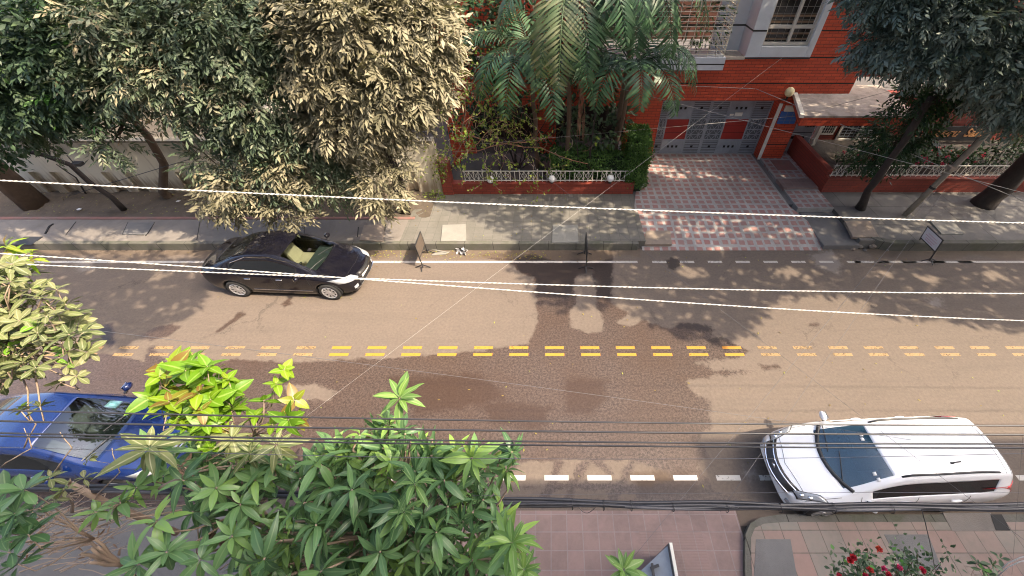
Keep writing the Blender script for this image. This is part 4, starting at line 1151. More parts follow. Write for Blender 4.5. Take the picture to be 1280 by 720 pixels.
def car(name, label, st, Lc, wheels, Rw, paint, glassW, seats, glass_iv, side_iv, rear_iv, half, extras, loc, rz, bow_f=.22, bow_r=.12, kind='car', dash=DASHM, roofpaint=None):
    """st: stations from nose to tail (d, zs, zb, zt, wb, wr); returns Empty with parts"""
    root = thing(name, label, kind, loc, rz)
    WLOC[root.name] = None
    V, Fc, Mi = [], [], []
    nS = len(st); nR = 17
    for (d, zs, zb, zt, wb, wr) in st:
        zr = zt - .055 if zt > zb + .16 else zt - .03
        zg = zb + .01 + (zr - zb) * .86
        half_pts = [(wb * .93, zs), (wb + .012, zs + (zb - zs) * .52), (wb - .004, zb - .05), (wb - .045, zb + .012),
                    (wb - .05 + (wr - wb + .045) * .86, zg), (wr, zr), (wr - .075, zt - .026), (wr * .5, zt - .006), (0, zt)]
        ring = half_pts + [(-y, z) for y, z in half_pts[-2::-1]]
        q = d / Lc
        for (y, z) in ring:
            b = (bow_f * max(0, 1 - q / .55) ** 1.0 - bow_r * max(0, (q - .6) / .4)) * (y / half) ** 2
            V.append((Lc / 2 - d - b, y, z))
    for i in range(nS - 1):
        for j in range(nR - 1):
            a = i * nR + j; Fc.append((a, a + 1, a + nR + 1, a + nR))
            jj = j if j < 8 else 15 - j
            m = 0
            if jj in (6, 7) and i in glass_iv: m = 1
            elif jj in (6, 7) and i in rear_iv: m = 3
            elif jj == 3 and i in side_iv: m = 2
            elif roofpaint and jj >= 6 and i in roofpaint: m = 4
            Mi.append(m)
    for base_, rev in ((0, True), ((nS - 1) * nR, False)):
        for j in range(8):
            f_ = (base_ + j, base_ + j + 1, base_ + 15 - j, base_ + 16 - j)
            Fc.append(f_ if not rev else f_[::-1]); Mi.append(0)
    me = bpy.data.meshes.new('cage'); me.from_pydata(V, [], [f if len(set(f)) == 4 else tuple(dict.fromkeys(f)) for f in Fc])
    me.polygons.foreach_set('material_index', Mi)
    for k in range(5): me.materials.append(paint)
    tmp = bpy.data.objects.new('cage', me); COL.objects.link(tmp)
    sb = tmp.modifiers.new('s', 'SUBSURF'); sb.levels = 3; sb.render_levels = 3
    dgp = bpy.context.evaluated_depsgraph_get()
    em = bpy.data.meshes.new_from_object(tmp.evaluated_get(dgp))
    bpy.data.objects.remove(tmp)
    bm = bmesh.new(); bm.from_mesh(em); bmesh.ops.recalc_face_normals(bm, faces=bm.faces)
    bm.normal_update()
    bvh = BVHTree.FromBMesh(bm)
    # split into body / glass parts
    def part(mi):
        b2 = bm.copy(); bmesh.ops.delete(b2, geom=[f for f in b2.faces if f.material_index != mi], context='FACES')
        for f in b2.faces: f.material_index = 0; f.smooth = True
        return b2
    def finish(b2, nm, mat, par=root):
        m_ = bpy.data.meshes.new(nm); b2.to_mesh(m_); b2.free(); o = link(nm, m_, mat, par, False, local=True)
        m_.polygons.foreach_set('use_smooth', [True] * len(m_.polygons)); return o
    body = part(0)
    rem = []
    for f in body.faces:
        c = f.calc_center_median()
        for wx in wheels:
            if abs(c.y) > half * .72 and (c.x - wx) ** 2 + (c.z - Rw) ** 2 < (Rw + .055) ** 2: rem.append(f); break
    bmesh.ops.delete(body, geom=list(set(rem)), context='FACES')
    for v in body.verts:
        if v.is_boundary and abs(v.co.y) > half * .6:
            for wx in wheels:
                dx, dz = v.co.x - wx, v.co.z - Rw; r_ = math.hypot(dx, dz)
                if r_ < Rw + .14 and v.co.z > .2: s_ = (Rw + .055) / r_; v.co.x = wx + dx * s_; v.co.z = Rw + dz * s_
    bo = finish(body, 'body', paint)
    sd = bo.modifiers.new('thick', 'SOLIDIFY'); sd.thickness = .012; sd.offset = -1
    for mi, nm, mat in ((1, 'windscreen', glassW), (3, 'rear_window', TINT), (4, 'roof_panel', None)):
        b2 = part(mi)
        if len(b2.faces):
            for v in b2.verts: v.co -= v.normal * .004
            finish(b2, nm, mat or paint)
        else: b2.free()
    for sgn in (1, -1):
        b2 = part(2); bmesh.ops.delete(b2, geom=[f for f in b2.faces if f.calc_center_median().y * sgn < 0], context='FACES')
        # daylight opening: pull the glass in a few mm
        for v in b2.verts: v.co -= v.normal * .006
        finish(b2, 'side_window', TINT)
    def hit(o_, d_):
        h = bvh.ray_cast(Vector(o_), Vector(d_).normalized())
        return (h[0], h[1]) if h[0] is not None else (None, None)
    def line(nm, pts, dirn, r_, mat, par=bo, off=.001):
        out = []
        for k in range(len(pts) - 1):
            for q in np.linspace(0, 1, 9)[:-1 if k < len(pts) - 2 else 9]:
                p = Vector(pts[k]).lerp(Vector(pts[k + 1]), q); h, n = hit(p, dirn)
                if h is not None: out.append(h + n * off * (1 if n.dot(Vector(dirn)) < 0 else -1))
        if len(out) > 2:
            return out
        return None
    def lines(nm, specs, mat, r_=.005, par=bo):
        for pts, dirn in specs:
            o_ = line(nm, pts, dirn, r_, mat)
            if o_: mb = MB(); mb.tube(o_, r_, 4); mb.build(nm, mat, par, local=True)
    def decal(nm, grid, dirn, mat, par=root, off=.006, n=7):
        """grid: four corners (start points) bilinear; projected on the body along dirn, given a rim thickness"""
        a, b, c, d_ = [Vector(q) for q in grid]; P = []
        for i in range(n):
            for j in range(n):
                p = a.lerp(b, j / (n - 1)).lerp(d_.lerp(c, j / (n - 1)), i / (n - 1)); h, nn = hit(p, dirn)
                if h is None: return None
                if nn.dot(Vector(dirn)) > 0: nn = -nn
                P.append(h + nn * off)
        mb = MB(); mb.add(P, [(i * n + j, i * n + j + 1, (i + 1) * n + j + 1, (i + 1) * n + j) for i in range(n - 1) for j in range(n - 1)])
        o = mb.build(nm, mat, par, True, local=True); s_ = o.modifiers.new('t', 'SOLIDIFY'); s_.thickness = off * 1.6; s_.offset = 0
        return o
    # wheels
    Wd = .2
    for wx in wheels:
        for sg in (1, -1):
            yo = sg * (half - .01); w_ = MB()
            pr = [(Rw * .66, -Wd), (Rw * .92, -Wd), (Rw, -Wd * .82), (Rw, -Wd * .18), (Rw * .93, 0), (Rw * .70, .004), (Rw * .66, -.02)]
            w_.lathe([(a, sg * b) for a, b in pr], (wx, yo, Rw), 'y', 32)
            wo = w_.build('wheel', RUBBER, root, True, local=True)
            rm = MB(); rm.lathe([(Rw * .68, -sg * .0), (Rw * .69, -sg * .02), (Rw * .60, -sg * .05), (.0, -sg * .055)], (wx, yo, Rw), 'y', 28)
            rmo = rm.build('rim', PLASTIC, wo, True, local=True)
            sp = MB()
            sp.lathe([(Rw * .70, 0.0), (Rw * .66, sg * .012), (Rw * .60, -sg * .004), (Rw * .60, -sg * .03)], (wx, yo, Rw), 'y', 28)
            for i in range(9):
                a = 2 * PI * i / 9; c_, s_ = math.cos(a), math.sin(a)
                sp.bar((wx + .03 * c_, yo - sg * .01, Rw + .03 * s_), (wx + Rw * .64 * c_, yo - sg * .004, Rw + Rw * .64 * s_), .045, .02, (0, 1, 0))
            sp.lathe([(.06, -sg * .02), (.055, sg * .006), (0, sg * .01)], (wx, yo, Rw), 'y', 14)
            sp.build('spokes', ALLOY, wo, local=True)
    # underbody and wheel wells
    ub = MB(); ub.box(-Lc / 2 + .25, Lc / 2 - .3, -half + .24, half - .24, .17, .42)
    ub.build('underbody', PLASTIC, root, local=True)
    for wx in wheels:
        for sg in (1, -1):
            wl2 = MB()
            pts = [(wx + (Rw + .05) * math.cos(a), Rw + (Rw + .05) * math.sin(a)) for a in np.linspace(-.1, PI + .1, 15)]
            vs = [(x, sg * (half - .03), z) for x, z in pts] + [(x, sg * (half - .26), z) for x, z in pts]
            wl2.add(vs, [(i, i + 1, i + 16, i + 15) for i in range(14)])
            wl2.build('wheel_arch', PLASTIC, root, local=True)
    # cabin
    ca = MB()
    x_c = Lc / 2 - st[glass_iv[0]][0]
    ca.box(x_c - .62, x_c - .12, -half + .14, half - .14, .62, .80); ca.build('dashboard', dash, root, local=True, bevel=.03)
    for sx_, ys in ((x_c - 1.05, (-.38, .38)), (x_c - 2.0, (0,))):
        for y in ys:
            s_ = MB(); ww = .25 if len(ys) == 2 else .62
            s_.box(sx_ - .25, sx_ + .28, y - ww, y + ww, .42, .56); s_.add([(sx_ - .25, y - ww, .5), (sx_ - .12, y - ww, .5), (sx_ - .12, y + ww, .5), (sx_ - .25, y + ww, .5), (sx_ - .46, y - ww * .85, 1.06), (sx_ - .34, y - ww * .85, 1.06), (sx_ - .34, y + ww * .85, 1.06), (sx_ - .46, y + ww * .85, 1.06)], [(0,3,2,1), (4,5,6,7), (0,1,5,4), (1,2,6,5), (2,3,7,6), (3,0,4,7)])
            s_.box(sx_ - .48, sx_ - .38, y - ww * .45, y + ww * .45, 1.08, 1.22)
            s_.build('seat', seats, root, local=True, bevel=.03)
    sw = MB(); cx_, cy_ = x_c - .72, -.38
    sw.tube([(cx_ + .09 * math.sin(a) , cy_ + .18 * math.cos(a), .84 + .16 * math.sin(a)) for a in np.linspace(0, 2 * PI, 21)], .015, 6, cap=False); sw.bar((cx_, cy_, .84), (cx_ + .2, cy_, .74), .05, .05); sw.bar((cx_, cy_ - .17, .84), (cx_, cy_ + .17, .84), .03, .03)
    sw.build('steering_wheel', PLASTIC, root, local=True)
    MB().box(-Lc / 2 + .5, x_c - .15, -half + .12, half - .12, .36, .40).build('cabin_floor', seats, root, local=True)
    extras(dict(root=root, bo=bo, hit=hit, lines=lines, decal=decal, x_c=x_c, L=Lc, half=half, paint=paint, wheels=wheels, line=line))
    bm.free()
    return root

def mirrors(k, x, z, y, mat):
    for sg in (1, -1):
        m_ = MB(); m_.ball((x, sg * (y + .11), z + .03), .055, .105, .072, 14, 8)
        mo = m_.build('wing_mirror', mat, k['root'], True, local=True)
        MB().bar((x + .01, sg * (y - .03), z - .015), (x, sg * (y + .06), z + .0), .05, .03).build('stalk', PLASTIC, mo, local=True)
        MB().box(x - .062, x - .050, sg * (y + .11) - .075, sg * (y + .11) + .075, z - .02, z + .08).build('mirror_glass', CHROME, mo, local=True)
def wipers(k, x, z, w):
    for y0 in (-.1, .45):
        o_ = k['line']('w', [(x - .0, y0, 3), (x - .16, y0 - .52, 3)], (0, 0, -1), .01, None)
        if o_: MB().tube([p + Vector((0, 0, .02)) for p in o_], .009, 5).build('wiper', PLASTIC, k['root'], local=True)

# ---- black saloon
def ex_sedan(k):
    h, L, bo, root = k['half'], k['L'], k['bo'], k['root']; f = L / 2
    specs = []
    for sg in (1, -1):
        dirn = (0, -sg, 0); Y = sg * 2
        for x in (f - 1.35, f - 2.36, f - 3.32): specs.append(([(x + .03, Y, .30), (x, Y, .6), (x - .03, Y, .9)], dirn))
        specs.append(([(f - 1.35, Y, .29), (f - 3.1, Y, .29)], dirn))
    specs += [([(f - .35, -.68, 3), (f - 1.0, -.66, 3)], (0, 0, -1)), ([(f - .35, .68, 3), (f - 1.0, .66, 3)], (0, 0, -1)), ([(-f + .62, -.62, 3), (-f + .62, .62, 3)], (0, 0, -1)), ([(f - .40, -.62, 3), (f - .33, 0, 3), (f - .40, .62, 3)], (0, 0, -1))]
    k['lines']('shut_line', specs, DARK, .0045)
    ch = []
    for sg in (1, -1): ch += [([(f - 1.4, sg * 2, .35), (f - 3.15, sg * 2, .36)], (0, -sg, 0))]
    k['lines']('chrome_strip', ch, CHROME, .011)
    ws = []
    for sg in (1, -1): ws.append(([(f - 1.25, sg * 2, .985), (f - 1.75, sg * 2, 1.25), (f - 2.3, sg * 2, 1.40), (f - 3.0, sg * 2, 1.385), (f - 3.5, sg * 2, 1.20)], (0, -sg, 0)))
    k['lines']('window_trim', ws, CHROME, .010)
    for sg in (1, -1):
        for x in (f - 2.18, f - 3.1):
            p, n = k['hit']((x, sg * 2, .80), (0, -sg, 0))
            if p is not None: MB().ball((p.x, p.y + sg * .012, p.z), .10, .02, .02, 12, 6).build('door_handle', CHROME, root, True, local=True)
        k['decal']('headlight', [(2.9, sg * .42, .60), (2.9, sg * .78, .62), (2.9, sg * .80, .76), (2.9, sg * .46, .72)], (-1, 0, 0), LAMPG)
        k['decal']('tail_light', [(-2.9, sg * .40, .72), (-2.9, sg * .70, .72), (-2.9, sg * .70, .88), (-2.9, sg * .40, .88)], (1, 0, 0), LAMPR)
        k['decal']('tail_lamp_side', [(-f + .28, sg * 2, .72), (-f + .07, sg * 2, .72), (-f + .1, sg * 2, .86), (-f + .34, sg * 2, .86)], (0, -sg, 0), LAMPR)
        k['decal']('fog_lamp', [(2.9, sg * .50, .33), (2.9, sg * .64, .33), (2.9, sg * .64, .42), (2.9, sg * .50, .42)], (-1, 0, 0), LAMPG)
    g_ = k['decal']('grille', [(2.9, -.36, .55), (2.9, .36, .55), (2.9, .40, .69), (2.9, -.40, .69)], (-1, 0, 0), PLASTIC, off=.008)
    mb = MB()
    for z in (.57, .61, .65, .69):
        o_ = k['line']('g', [(2.9, -.37, z), (2.9, .37, z)], (-1, 0, 0), .01, None)
        if o_: mb.tube([p + Vector((.012, 0, 0)) for p in o_], .009, 5)
    mb.build('grille_bar', CHROME, root, local=True)
    k['decal']('lower_grille', [(2.9, -.42, .30), (2.9, .42, .30), (2.9, .42, .40), (2.9, -.42, .40)], (-1, 0, 0), PLASTIC)
    k['decal']('licence_plate', [(2.9, -.24, .42), (2.9, .24, .42), (2.9, .24, .52), (2.9, -.24, .52)], (-1, 0, 0), PLATE, off=.018)
    mb = MB()
    o_ = k['line']('b', [(2.9, -.60, .30), (2.9, .60, .30)], (-1, 0, 0), .01, None)
    if o_: mb.tube([p + Vector((.01, 0, -.02)) for p in o_], .014, 6); mb.build('bumper_trim', CHROME, root, local=True)
    mirrors(k, f - 1.52, .95, h, k['paint']); wipers(k, f - 1.12, 1.0, .5)
    MB().box(f - 1.55, f - 1.48, -.05, .05, 1.20, 1.235).build('rear_view_mirror', PLASTIC, root, local=True)
sed = [(.00, .30, .55, .62, .60, .50), (.10, .24, .62, .70, .74, .58), (.50, .20, .76, .84, .825, .66), (1.10, .19, .88, .965, .845, .70), (1.55, .19, .91, 1.23, .85, .66),
       (2.02, .19, .92, 1.43, .85, .58), (2.44, .19, .93, 1.50, .85, .575), (2.52, .19, .93, 1.503, .85, .575), (3.20, .19, .94, 1.455, .845, .565), (3.62, .19, .95, 1.31, .84, .585), (4.06, .20, .96, 1.10, .825, .65),
       (4.45, .25, .93, 1.05, .79, .66), (4.62, .30, .86, .98, .735, .62), (4.66, .36, .74, .86, .70, .58)]
Ls = 4.66
fxs, rxs = G(412, 367, .3), G(297, 363, .3)
angs = math.atan2(fxs.y - rxs.y, fxs.x - rxs.x)
wb_s = (fxs - rxs).xy.length
ws_ = [Ls / 2 - .93, Ls / 2 - .93 - wb_s]
mid = (fxs + rxs) / 2
ca_, sa_ = math.cos(angs), math.sin(angs)
lx_, ly_ = (ws_[0] + ws_[1]) / 2, -.845
cl_ = Vector((mid.x - (lx_ * ca_ - ly_ * sa_), mid.y - (lx_ * sa_ + ly_ * ca_), 0.004))
sedan = car('parked_car', 'shiny black saloon car with beige seats parked along the far kerb', sed, Ls, ws_, .315, PBLACK, WSHIELD, BEIGE, (3, 4), (4, 5, 6, 7, 8), (8, 9), .85, ex_sedan, cl_, angs, bow_f=.30, bow_r=.16)
sedan['group'] = 'cars in the street'

# ---- white estate
def ex_wagon(k):
    h, L, bo, root = k['half'], k['L'], k['bo'], k['root']; f = L / 2
    specs = []
    for sg in (1, -1):
        dirn = (0, -sg, 0); Y = sg * 2
        for x in (f - 1.28, f - 2.30, f - 3.25): specs.append(([(x + .03, Y, .30), (x, Y, .6), (x - .02, Y, .93)], dirn))
    specs += [([(f - .42, -.66, 3), (f - .98, -.68, 3)], (0, 0, -1)), ([(f - .42, .66, 3), (f - .98, .68, 3)], (0, 0, -1)), ([(f - .45, -.64, 3), (f - .30, 0, 3), (f - .45, .64, 3)], (0, 0, -1)), ([(-f + .42, -.52, 3), (-f + .36, 0, 3), (-f + .42, .52, 3)], (0, 0, -1)), ([(-f + .30, -.52, 3), (-f + .25, 0, 3), (-f + .30, .52, 3)], (0, 0, -1))]
    k['lines']('shut_line', specs, PLASTIC, .0045)
    for sg in (1, -1):
        o_ = k['line']('r', [(f - 1.92, sg * .50, 3), (f - 2.5, sg * .51, 3), (-f + .55, sg * .495, 3)], (0, 0, -1), .01, None)
        if o_:
            mb = MB(); pts = [p + Vector((0, 0, .045 * min(1, min(i, len(o_) - 1 - i) / 2.0))) for i, p in enumerate(o_)]
            mb.tube(pts, .017, 6)
            mb.build('roof_rail', PLASTIC, root, True, local=True)
        for x in (f - 2.12, f - 3.06):
            p, n = k['hit']((x, sg * 2, .82), (0, -sg, 0))
            if p is not None: MB().ball((p.x, p.y + sg * .014, p.z), .11, .022, .024, 12, 6).build('door_handle', k['paint'], root, True, local=True)
        hl = k['decal']('headlight', [(f - .24, sg * .44, 3), (f - .30, sg * .60, 3), (f - .78, sg * .735, 3), (f - .66, sg * .60, 3)], (0, 0, -1), PLASTIC, off=.006)
        if hl:
            k['decal']('lens', [(f - .27, sg * .46, 3), (f - .32, sg * .595, 3), (f - .75, sg * .72, 3), (f - .65, sg * .605, 3)], (0, 0, -1), LAMPG, hl, off=.012)
            for x, y in ((f - .38, .56), (f - .50, .62)):
                p, n = k['hit']((x, sg * y, 3), (0, 0, -1))
                if p is not None: MB().ball((p.x, p.y, p.z + .012), .05, .04, .02, 12, 6).build('bulb', CHROME, hl, True, local=True)
        k['decal']('tail_light', [(-2.9, sg * .56, .80), (-2.9, sg * .70, .80), (-2.9, sg * .68, 1.06), (-2.9, sg * .56, 1.06)], (1, 0, 0), LAMPR)
        k['decal']('tail_lamp_side', [(-f + .22, sg * 2, .78), (-f + .05, sg * 2, .78), (-f + .09, sg * 2, .95), (-f + .25, sg * 2, .95)], (0, -sg, 0), LAMPR)
        k['decal']('fog_lamp', [(2.9, sg * .52, .33), (2.9, sg * .66, .33), (2.9, sg * .66, .42), (2.9, sg * .52, .42)], (-1, 0, 0), LAMPG)
    k['decal']('grille', [(2.9, -.46, .58), (2.9, .46, .58), (2.9, .50, .70), (2.9, -.50, .70)], (-1, 0, 0), PLASTIC, off=.01)
    mb = MB()
    for z in (.60, .68):
        o_ = k['line']('g', [(2.9, -.48, z), (2.9, .48, z)], (-1, 0, 0), .01, None)
        if o_: mb.tube([p + Vector((.014, 0, .01)) for p in o_], .016, 6)
    mb.build('grille_bar', CHROME, root, local=True)
    p, n = k['hit']((2.9, 0, .65), (-1, 0, 0))
    if p is not None: MB().lathe([(0, .02), (.05, .018), (.055, 0)], (p.x + .012, 0, p.z), 'x', 16).build('emblem', CHROME, root, local=True)
    k['decal']('lower_grille', [(2.9, -.50, .28), (2.9, .50, .28), (2.9, .50, .39), (2.9, -.50, .39)], (-1, 0, 0), PLASTIC)
    k['decal']('licence_plate', [(2.9, -.24, .42), (2.9, .24, .42), (2.9, .24, .52), (2.9, -.24, .52)], (-1, 0, 0), PLATE, off=.02)
    o_ = k['line']('c', [(f - .935 - .24 * q * q, .62 * q, 3) for q in np.linspace(-1, 1, 9)], (0, 0, -1), .01, None)
    if o_: MB().tube([p + Vector((0, 0, -.002)) for p in o_], .035, 6).build('cowl', PLASTIC, root, True, local=True)
    mirrors(k, f - 1.42, .87, h - .05, k['paint']); wipers(k, f - 1.06, .95, .5)
    p, n = k['hit']((f - 2.9, .33, 3), (0, 0, -1))
    if p is not None: MB().tube([p, p + Vector((-.02, 0, .03)), p + Vector((-.12, 0, .06))], .012, 6).ball((p.x, p.y, p.z + .008), .035, .02, .018, 10, 6).build('aerial', PLASTIC, root, local=True)
    # windscreen stickers
    for i, (dx, y) in enumerate(((-.62, .50), (-.60, .40), (-.72, -.28), (-.70, -.2))):
        x = k['x_c'] + dx
        k['decal']('sticker', [(x, y - .03, 3), (x, y + .03, 3), (x + .05, y + .03, 3), (x + .05, y - .03, 3)], (0, 0, -1), PLATE, off=.006, n=3)
wag = [(.00, .30, .52, .60, .62, .52), (.09, .22, .60, .70, .75, .60), (.45, .19, .78, .85, .83, .67), (1.02, .18, .91, 1.00, .85, .71), (1.42, .18, .94, 1.23, .853, .67),
       (1.86, .18, .95, 1.42, .855, .60), (2.30, .18, .95, 1.475, .855, .595), (2.38, .18, .96, 1.478, .855, .595), (3.22, .18, .97, 1.485, .855, .59), (3.30, .18, .97, 1.485, .855, .59), (4.02, .18, .99, 1.455, .845, .575),
       (4.22, .22, 1.0, 1.41, .83, .57), (4.36, .26, .98, 1.20, .80, .56), (4.42, .32, .86, 1.00, .77, .58), (4.44, .38, .70, .86, .74, .58)]
wag = [(d * .955, zs * .95, zb * .94, zt * .94, wb * .93, wr * .93) for d, zs, zb, zt, wb, wr in wag]
Lw = 4.24
angw = PI + R(2.2)
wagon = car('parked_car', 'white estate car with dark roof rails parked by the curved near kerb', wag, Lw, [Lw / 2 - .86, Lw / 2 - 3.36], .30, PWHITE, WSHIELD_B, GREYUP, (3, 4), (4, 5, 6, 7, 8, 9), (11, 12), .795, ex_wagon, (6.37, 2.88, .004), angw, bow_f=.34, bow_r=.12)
wagon['group'] = 'cars in the street'

# ---- blue saloon at the left
def ex_blue(k):
    h, L, bo, root = k['half'], k['L'], k['bo'], k['root']; f = L / 2
    specs = [([(f - .40, -.66, 3), (f - 1.0, -.66, 3)], (0, 0, -1)), ([(f - .40, .66, 3), (f - 1.0, .66, 3)], (0, 0, -1))]
    for sg in (1, -1):
        for x in (f - 1.35, f - 2.36, f - 3.32): specs.append(([(x + .03, sg * 2, .30), (x, sg * 2, .6), (x - .03, sg * 2, .9)], (0, -sg, 0)))
    k['lines']('shut_line', specs, DARK, .0045)
    for sg in (1, -1):
        k['decal']('headlight', [(2.9, sg * .44, .58), (2.9, sg * .78, .60), (2.9, sg * .78, .72), (2.9, sg * .46, .70)], (-1, 0, 0), LAMPG)
        for x in (f - 2.18, f - 3.1):
            p, n = k['hit']((x, sg * 2, .80), (0, -sg, 0))
            if p is not None: MB().ball((p.x, p.y + sg * .012, p.z), .10, .02, .02, 12, 6).build('door_handle', CHROME, root, True, local=True)
    k['decal']('grille', [(2.9, -.40, .50), (2.9, .40, .50), (2.9, .42, .70), (2.9, -.42, .70)], (-1, 0, 0), PLASTIC, off=.008)
    mb = MB()
    for z in (.50, .54, .58, .62, .66, .70):
        o_ = k['line']('g', [(2.9, -.40, z), (2.9, .40, z)], (-1, 0, 0), .01, None)
        if o_: mb.tube([p + Vector((.018, 0, 0)) for p in o_], .012, 5)
    mb.build('grille_bar', CHROME, root, local=True)
    mirrors(k, f - 1.66, .97, h, k['paint']); wipers(k, f - 1.12, 1.0, .5)
    x = k['x_c'] - .30
    k['decal']('sticker', [(x, .40, 3), (x, .62, 3), (x - .16, .62, 3), (x - .16, .40, 3)], (0, 0, -1), simple('pale_blue_paper', (.45, .72, .78), .6, .1, 5), off=-.03, n=3)
blue = car('parked_car', 'blue saloon car half hidden by leaves at the left of the near lane', sed, Ls, [Ls / 2 - .93, Ls / 2 - 3.6], .315, PBLUE, WSHIELD_C, GREYUP, (3, 4), (4, 5, 6, 7, 8), (8, 9), .85, ex_blue, (-9.86, 3.38, .004), R(-1.0), bow_f=.17, bow_r=.16)
blue['group'] = 'cars in the street'
# ================================================================== STREET TREES, FAR SIDE
def tree(name, label, base, trunk, bark, group, blobs, leafmat, leafL, wr, cv, dens=1.0, sprayL=.45, nl=9, extra=None, limb=.05, lean_down=.25, cat='tree'):
    """trunk: [(point, radius)]; blobs: [(px, py, Y, rx_px, rz_px, ry_m)]"""
    root = thing(name, label, cat, base, 0, group)
    mb = MB(); pts = [p for p, r in trunk]; mb.tube(pts, [r for p, r in trunk], 10)
    top = Vector(pts[-1]); lv = Leaves()
    br = MB()
    for (px, py, Y, rx, rz, ry) in blobs:
        c = W(px, py, Y); t = Y / ray(px, py)[1]
        q = wiggle(top.lerp(Vector(pts[-2]), random.uniform(0, .5)), c, 6, .14)
        br.tube(q, taper(len(q), limb, limb * .3), 6)
        for k in range(3):
            e = c + Vector((random.uniform(-1, 1) * rx * t, random.uniform(-1, .3) * ry, random.uniform(-.8, .8) * rz * t)) * .8
            s_ = wiggle(q[4], e, 4, .15); br.tube(s_, taper(len(s_), limb * .4, limb * .12), 5)
        n = int(rx * rz * PI / 36 * dens) + 6
        P, D = blob_points(c, (rx * t, ry, rz * t), n)
        A = D + np.array([0, -.15, -lean_down]) + rng.normal(0, .45, (n, 3))
        sprays(lv, P, A, sprayL, nl, leafL, wr, np.clip(rng.uniform(cv[0], cv[1], n) + random.uniform(-.22, .16), 0, 1))
    mb.build('trunk', bark, root, True)
    br.build('limb', bark, root, True)
    lv.build('crown', leafmat, root)
    return root
GRPT = 'street trees along the cream wall'
b = G(505, 262, ZP)
dust = tree('dusty_tree', 'sunlit tree with dusty tan leaves hanging over the pavement behind the black saloon', b,
     [(b, .24), (W(497,225,11.6), .19), (W(470,170,11.3), .15), (W(450,110,11.0), .11)], BARK_D, GRPT,
     [(455,35,10.4,70,50,.9), (525,40,10.6,42,52,.8), (410,85,10.3,50,45,.8), (480,105,10.2,60,42,.8), (440,150,10.2,52,34,.7), (400,20,10.6,45,40,.8), (545,90,10.5,20,30,.5),
      (360,210,9.9,26,22,.5), (283,250,9.7,22,18,.4), (360,258,9.7,20,14,.4), (478,235,9.8,22,24,.4), (500,150,10.3,30,18,.5), (300,232,9.8,20,14,.4), (490,205,9.9,14,12,.3), (505,-10,10.7,45,30,.6)],
     DUSTY, .19, .28, (.3, .95), 2.7)
b = G(212, 247, ZP)
grey = tree('grey_leaf_tree', 'large grey-green tree on a straight slim trunk by the cream wall', b,
     [(b, .17), (b + Vector((-.08, 0, .25)), .13), (W(205,205,12.4), .12), (W(186,172,12.1), .11), (W(168,150,11.9), .095), (W(175,100,11.5), .08)], BARK, GRPT,
     [(300,45,10.8,75,55,1.0), (230,95,10.6,65,48,.9), (330,130,10.5,60,48,.9), (175,40,11.0,60,48,.9), (280,145,10.5,40,26,.7), (150,95,10.7,46,32,.8), (370,60,10.9,45,50,.8), (143,176,10.3,20,16,.4),
      (330,190,10.3,42,28,.6), (385,175,10.4,35,35,.6), (250,10,11.2,80,40,.8), (350,225,10.1,36,26,.5), (420,225,10.2,26,24,.4), (360,-5,11.0,60,30,.6), (270,205,10.2,18,20,.4), (410,195,10.6,30,36,.5)],
     GREYG, .185, .28, (.15, .92), 2.35)
b = G(155, 262, ZP)
curv = tree('curved_tree', 'leafy green tree on a long curved trunk leaning left from the soil strip', b,
     [(b, .10), (W(140,247,11.9), .085), (W(112,228,12.0), .08), (W(88,206,12.0), .075), (W(55,194,12.0), .07), (W(15,185,12.1), .06), (W(20,140,11.8), .05)], BARK_D, GRPT,
     [(40,100,10.9,55,42,.9), (20,40,11.2,50,45,.9), (95,70,10.8,50,42,.8), (40,134,10.8,50,22,.7), (100,122,10.7,40,24,.6), (95,20,11.2,55,36,.8), (8,130,10.8,40,32,.7), (-40,90,11.0,60,80,1.0)],
     GREEN, .19, .32, (.05, .9), 2.1, limb=.04)
b = G(16, 240, ZP)
tree('leaning_tree', 'dark slim leaning tree at the far left end of the cream wall', b, [(b + Vector((.25, 0, 0)), .10), (W(8,222,12.4), .085), (W(-30,190,12.2), .07), (W(-60,150,12), .05)], BARK_D, GRPT,
     [(-50,120,11.5,50,45,.7), (-80,40,11.5,60,60,.8), (-10,190,11.3,14,14,.4)], DEEP, .2, .4, (.2, .9), 1.6, limb=.03)
for i, (p0, p1, p2, r, lab) in enumerate((((108,243),(95,222),(70,205), .03, 'thin bare stem slanting against the cream wall left of the curved trunk'), ((167,234),(152,222),(138,205), .028, 'thin leaning stem between the curved and the straight trunk'), ((512,268),(506,235),(490,190), .045, 'thin bent stem beside the thick dark trunk'))):
    a = G(*p0, ZP); m_ = MB(); q = [a, W(*p1, a.y - .15), W(*p2, a.y - .3)]
    m_.tube(wiggle(q[0], q[1], 3, .06) + wiggle(q[1], q[2], 3, .06)[1:], taper(7, r, r * .5), 6)
    tag(m_.build('sapling_stem', BARK_D, None, True), lab, 'sapling')
nl_ = thing('wall_light', 'small dark lamp box hung on the branch before the cream wall', 'lamp', W(97,205,12.6))
MB().box(-.16, .16, -.1, .1, -.05, .06).build('housing', BLACKM, nl_, local=True, bevel=.01); MB().box(-.12, .12, -.07, .07, -.065, -.051).build('lens', GATE, nl_, local=True); MB().tube([(-.1, 0, .06), (-.15, .05, .3)], .015, 6).build('bracket', BLACKM, nl_, local=True)

